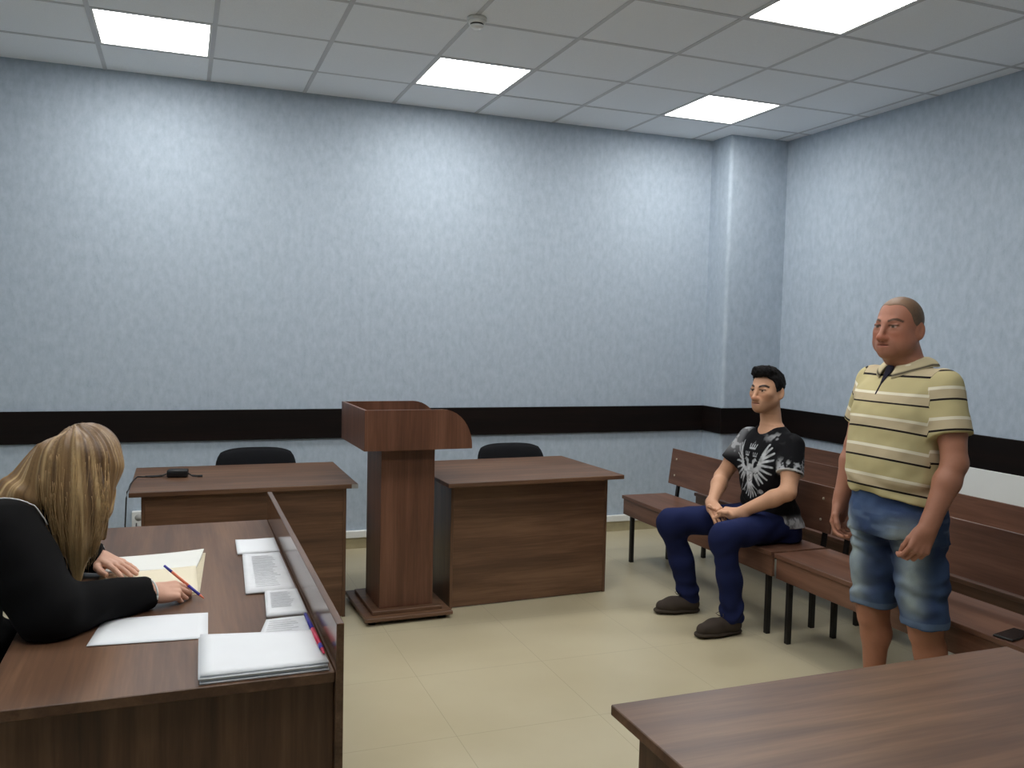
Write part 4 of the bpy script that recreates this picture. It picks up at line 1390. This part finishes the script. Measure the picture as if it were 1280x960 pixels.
# ================================================================== the woman writing at the desk
def writing_woman():
    ox, oy = -.13, -3.22
    root = thing('person', 'blonde woman in a black robe leaning over the papers and writing at the desk', 'person', (ox, oy, 0), 0)
    W = lambda x, y, z: V3(x - ox, y - oy, z)
    # head bowed towards the papers
    Rh = rot_axis((0, 0, 1), -.12) @ rot_axis((0, 1, 0), .95)
    HD = Head(W(.165, -3.21, 1.115), .222, Rh)
    torso = [(.485, -.04, 0, .12, .172), (.55, -.035, 0, .12, .170), (.66, -.03, 0, .105, .145), (.76, .005, .0, .106, .152), (.88, .08, .0, .112, .170), (.96, .115, 0, .10, .170), (1.01, .135, 0, .075, .125), (1.05, .155, 0, .055, .07)]
    RS, RE, RW = W(-.005, -3.395, .965), W(.125, -3.50, .772), W(.352, -3.325, .758)
    LS, LE, LW = W(-.005, -3.045, .965), W(.075, -2.90, .782), W(.195, -2.925, .768)
    B = SDF()
    B.loft([(z, cx, cy, a - .008, b - .008) for z, cx, cy, a, b in torso], .02)
    for S_, E_, W_ in ((RS, RE, RW), (LS, LE, LW)):
        B.cone(S_, E_, .046, .036, .03); B.cone(E_, W_, .036, .025, .02)
    for sy in (-1, 1):
        h, k, a = V3(-.02, sy * .09, .56), V3(.36, sy * .10, .535), V3(.33, sy * .10, .09)
        B.cone(h, k, .060, .048, .03); B.cone(k, a, .045, .031, .03)
        B.cone(a, a + V3(.02, 0, -.03), .032, .028, .02)
    HD.build(B, 0, .85, neck=W(.01, -3.22, 1.00), neck_r=.047)
    hand(B, RW, (.93, .30, -.10), (-.1, .45, -.9), (-.25, .9, .35), .92, (.40, .52, .75, .9), .5, .0, .024, tdir=(.86, .48, .0))
    B.cone(W(.389, -3.186, .797), W(.499, -3.312, .7245), .0056, .0056, .0015, 's')
    hand(B, LW, (.62, -.78, -.10), (.0, -.1, -1), (-.75, -.6, .1), .95, (.10, .08, .08, .10), .1, .06, .024, tdir=(.05, -.98, -.12))
    B.op(lambda X, Y, Z: np.where((X > .3 + 0 * Y + 0 * Z) & (Z > .60), ZT + .004 - Z, -1.0), V3(.3, -.3, .6), V3(.8, .6, .9), .003, 'i')
    pos, Q = B.mesh(.0048, [(2, .70, .82, .0026), (0, .3, .62, .003), (1, -.22, .32, .003), (2, 1.0, 1.26, .0034)])
    skin = C3(206, 160, 138)
    col = np.tile(skin, (len(pos), 1)) * (1 + .04 * vnoise(pos, 14, 72)[:, None])
    col = HD.paint(col, pos, skin, C3(120, 92, 66), C3(180, 104, 96), None, 0, .022, (70, 80, 90))
    to_mesh('body', pos, Q, skin_m, root, col)

    # robe with wide sleeves
    T = SDF()
    T.loft([(z, cx - .004, cy, a + .012, b + .014) for z, cx, cy, a, b in torso if z < 1.03], .03)
    T.cone(W(-.03, -3.36, .955), W(-.03, -3.08, .955), .072, .072, .05)
    T.cone(RS, RE, .082, .076, .06); T.cone(RE + V3(.0, .01, .0), RW + V3(-.01, 0, .0), .070, .043, .04)
    T.cone(LS, LE, .082, .070, .06); T.cone(LE, LW + V3(-.006, .0, .0), .064, .045, .04)
    T.cone(W(.05, -3.40, .88), W(.10, -3.44, .78), .07, .06, .06)
    for E_, W_ in ((RE, RW), (LE, LW)):
        n = unit(W_ - E_)
        g = lambda X, Y, Z, p=W_ - n * .004, n=n: np.where((X - p[0]) ** 2 + (Y - p[1]) ** 2 + (Z - p[2]) ** 2 < .02, (X - p[0]) * n[0] + (Y - p[1]) * n[1] + (Z - p[2]) * n[2], -1.)
        T.op(g, W_ - .14, W_ + .14, .003, 'i')
    for sy in (-1, 1):
        T.cone(V3(-.04, sy * .09, .56), V3(.36, sy * .105, .535), .10, .075, .05)
        T.cone(V3(.36, sy * .105, .53), V3(.34, sy * .11, .24), .075, .085, .05)
    T.cone(V3(.0, 0, .56), V3(.36, 0, .53), .09, .07, .06)
    T.op(lambda X, Y, Z: np.where((X > .145 + 0 * Y + 0 * Z) & (Z > .60), ZT + .0055 - Z, -1.0), V3(.14, -.6, .6), V3(.8, .6, .9), .003, 'i')
    T.op(lambda X, Y, Z: np.where((X > .12 + 0 * Y + 0 * Z) & (Z < .70), Z - (ZT - .04), -1.0), V3(.10, -.6, .3), V3(.8, .6, .72), .003, 'i')
    T.op(lambda X, Y, Z: np.where(X < .13 + 0 * Y + 0 * Z, .472 - Z, -1.0), V3(-.4, -.5, .2), V3(.13, .5, .8), .003, 'i')

    def dsp(P):
        x, y, z = P.T
        a = .008 * np.sin(40 * (x * .8 - z * .6) + 5 * vnoise(P, 6, 80)) * (np.exp(-((z - .80) / .09) ** 2)) * .7
        return a + .006 * vnoise(P, 12, 81)
    pos, Q = T.mesh(.0055, disp=dsp)
    to_mesh('robe', pos, Q, cloth_m, root, np.tile(C3(13, 13, 15), (len(pos), 1)))
    for E_, W_, r in ((RE, RW, .040), (LE, LW, .040)):
        n = unit(W_ - E_); cX = np.cross(n, V3(0, 0, 1)); cX = unit(cX); cY = np.cross(cX, n)
        ring = [tuple(W_ - n * .004 + (cX * math.cos(a) * r * 1.02 + cY * max(math.sin(a) * r, ZT + .003 - W_[2])) ) for a in np.linspace(0, 2 * PI, 37)]
        MB().tube(ring, .0026, 6).build('cuff_piping', white_plastic, root, True)
    pts = []
    for t in np.linspace(0, 1, 24):
        p = W(-.03 + .125 * t, -3.345 - .035 * math.sin(PI * t), 0)
        d2 = (pos[:, 0] - p[0]) ** 2 + (pos[:, 1] - p[1]) ** 2
        pts.append((p[0], p[1], pos[d2 < .008 ** 2, 2].max() + .0005))
    MB().tube(pts, .0022, 6).build('collar_piping', white_plastic, root, True)

    # long straight hair: crown, curtains hanging on both sides of the face, and a fall over the back
    AX, AY = .150, -3.212

    def hair_field():
        s = SDF(); h = HD.H
        s.ell(HD.P(-.06, 0, .14), (.43 * h, .365 * h, .41 * h), HD.R, .02)
        for sy, tipx, tipz, yy in ((-1, .162, .800, -3.312), (1, .19, .88, -3.108)):
            k = .045
            fl = unit((.25, 1, 0))
            s.cone(W(.145, yy + .028 * -sy, 1.115), W(.168, yy, 1.02), .092, .068, k, flat=(fl, .45))
            s.cone(W(.168, yy, 1.02), W(.172, yy, .935), .068, .046, k, flat=(fl, .45))
            s.cone(W(.172, yy, .935), W(tipx, yy, tipz), .046, .008, k, flat=(fl, .6))
        s.cone(W(.242, -3.245, 1.11), W(.222, -3.285, .92), .024, .010, .04)
        s.cone(W(.240, -3.20, 1.10), W(.222, -3.20, .98), .028, .012, .04)
        # fall over the nape and the near shoulder blade
        s.cone(W(.105, -3.225, 1.115), W(.022, -3.25, 1.050), .074, .058, .05, flat=(unit((.6, .15, .8)), .60))
        s.cone(W(.022, -3.25, 1.050), W(-.05, -3.262, 1.012), .058, .062, .03, flat=(unit((.5, .1, .85)), .45))
        s.cone(W(-.05, -3.262, 1.012), W(-.135, -3.265, .985), .066, .064, .03, flat=(unit((.3, .1, .95)), .38))
        s.cone(W(-.135, -3.265, .985), W(-.218, -3.265, .84), .064, .045, .03, flat=(unit((.85, 0, .5)), .38))
        return s

    def lock(P, ka, kz, seed):
        """noise drawn out along the strands, which run down and outwards from the crown"""
        x, y, z = P.T
        ph = np.arctan2(y + oy - AY, x + ox - AX)
        return vnoise(np.stack([np.cos(ph) * ka, np.sin(ph) * ka, z * kz + .5 * kz * np.hypot(x + ox - AX, y + oy - AY)], -1), 1.0, seed)

    s = hair_field()
    pos, Q = s.mesh(.0032, disp=lambda P: .0042 * lock(P, 8, 3, 90) + .0024 * lock(P, 24, 4, 91))
    z = pos[:, 2]
    g = lock(pos, 11, 3.5, 92) + .6 * lock(pos, 34, 4, 93) + .4 * lock(pos, 70, 5, 94)
    col = np.tile(C3(142, 112, 76), (len(pos), 1))
    col = paint(col, smoothstep(.1, 1.1, g), C3(208, 178, 130))
    col = paint(col, smoothstep(0, -1.0, g), C3(84, 62, 42))
    col = paint(col, smoothstep(1.12, 1.24, z) * .6, C3(98, 76, 56))
    col = paint(col, smoothstep(1.0, .84, z) * .4, C3(214, 182, 126))
    to_mesh('hair', pos, Q, hair_mat(), root, col)
    # fine loose strands hanging over the mass, found by dropping from points on its surface
    r = np.random.default_rng(12)
    for nm, near in (('loose_strands', True),):
        st = MB()
        ok = np.where((z > 1.04) & (z < 1.17) & ((pos[:, 1] + oy < -3.28) if near else (pos[:, 1] + oy > -3.14)) & (pos[:, 0] + ox > .06))[0]
        for i in r.choice(ok, 70 if near else 25):
            p = pos[i].copy(); pts = []
            zb = r.uniform(.80, .96); w2 = r.uniform(0, 6); n = 12
            zs = np.linspace(p[2], zb, n)
            for t, z_ in enumerate(zs):
                band = pos[(np.abs(z - z_) < .006) & (pos[:, 1] + oy < -3.25)]
                tx = p[0] + ((.165 - ox) - p[0]) * .55 * smoothstep(1.02, .80, z_)
                if len(band):
                    c = band[np.abs(band[:, 0] - tx) < .012]
                    if not len(c): break
                    yy = c[:, 1].min() - .0005 if near else c[:, 1].max() + .0005
                else: break
                pts.append((tx + .003 * math.sin(t * .7 + w2), yy, z_))
            if len(pts) < 4: continue
            ys = np.array([q[1] for q in pts]); ys = np.convolve(np.pad(ys, 2, 'edge'), np.ones(5) / 5, 'valid')
            st.tube([(q[0], y_, q[2]) for q, y_ in zip(pts, ys)], [.0009 * (1 - .5 * t / n) for t in range(n)], 5)
        st.build(nm, plain('blonde_strand', lin(168, 138, 96), .5, .4, .3, 60), root, True)


    for sy in (-1, 1):
        u = SDF(); so_ = shoe_mesh(u, (.275, sy * .10), (.515, sy * .115), ankle=(.335, sy * .10, .085))
        pos, Q = u.mesh(.0045); o = to_mesh('shoe', pos, Q, shoe_m, root, np.tile(C3(18, 17, 18), (len(pos), 1)))
        pos, Q = so_.mesh(.0045); to_mesh('sole', pos, Q, shoe_m, o, np.tile(C3(14, 13, 13), (len(pos), 1)))


def hair_mat():
    m = vcol('blonde_hair', .42, .45, 0, 100)
    return m


writing_woman()

# ------------------------------------------------------------------ camera and light levels
def place_camera():
    F, yaw, pit, rol = 1082.275, .36623, -.05767, .02291
    cy, sy = math.cos(yaw), math.sin(yaw)
    f, r, u = Vector((sy, cy, 0)), Vector((cy, -sy, 0)), Vector((0, 0, 1))
    f2 = f * math.cos(pit) + u * math.sin(pit); u2 = u * math.cos(pit) - f * math.sin(pit)
    r3 = r * math.cos(rol) + u2 * math.sin(rol); u3 = u2 * math.cos(rol) - r * math.sin(rol)
    cam = bpy.data.cameras.new('camera')
    cam.sensor_width = 36; cam.sensor_fit = 'HORIZONTAL'; cam.lens = F / 1280 * 36
    cam.clip_start = .05
    o = bpy.data.objects.new('camera', cam); COL.objects.link(o)
    M = Matrix((r3, u3, -f2)).transposed().to_4x4()
    M.translation = Vector((.434, -5.9709, 1.5218))
    o.matrix_world = M
    sc.camera = o


place_camera()
w = bpy.data.worlds.new('world'); sc.world = w; w.use_nodes = True
w.node_tree.nodes['Background'].inputs[0].default_value = (.5, .5, .5, 1)
w.node_tree.nodes['Background'].inputs[1].default_value = .02
sc.view_settings.view_transform = 'Standard'
sc.view_settings.look = 'None'
sc.view_settings.gamma = 1.0
sc.view_settings.use_curve_mapping = False
sc.view_settings.exposure = 1.18
sc.cycles.use_denoising = True
sc.cycles.max_bounces = 8
sc.cycles.diffuse_bounces = 5
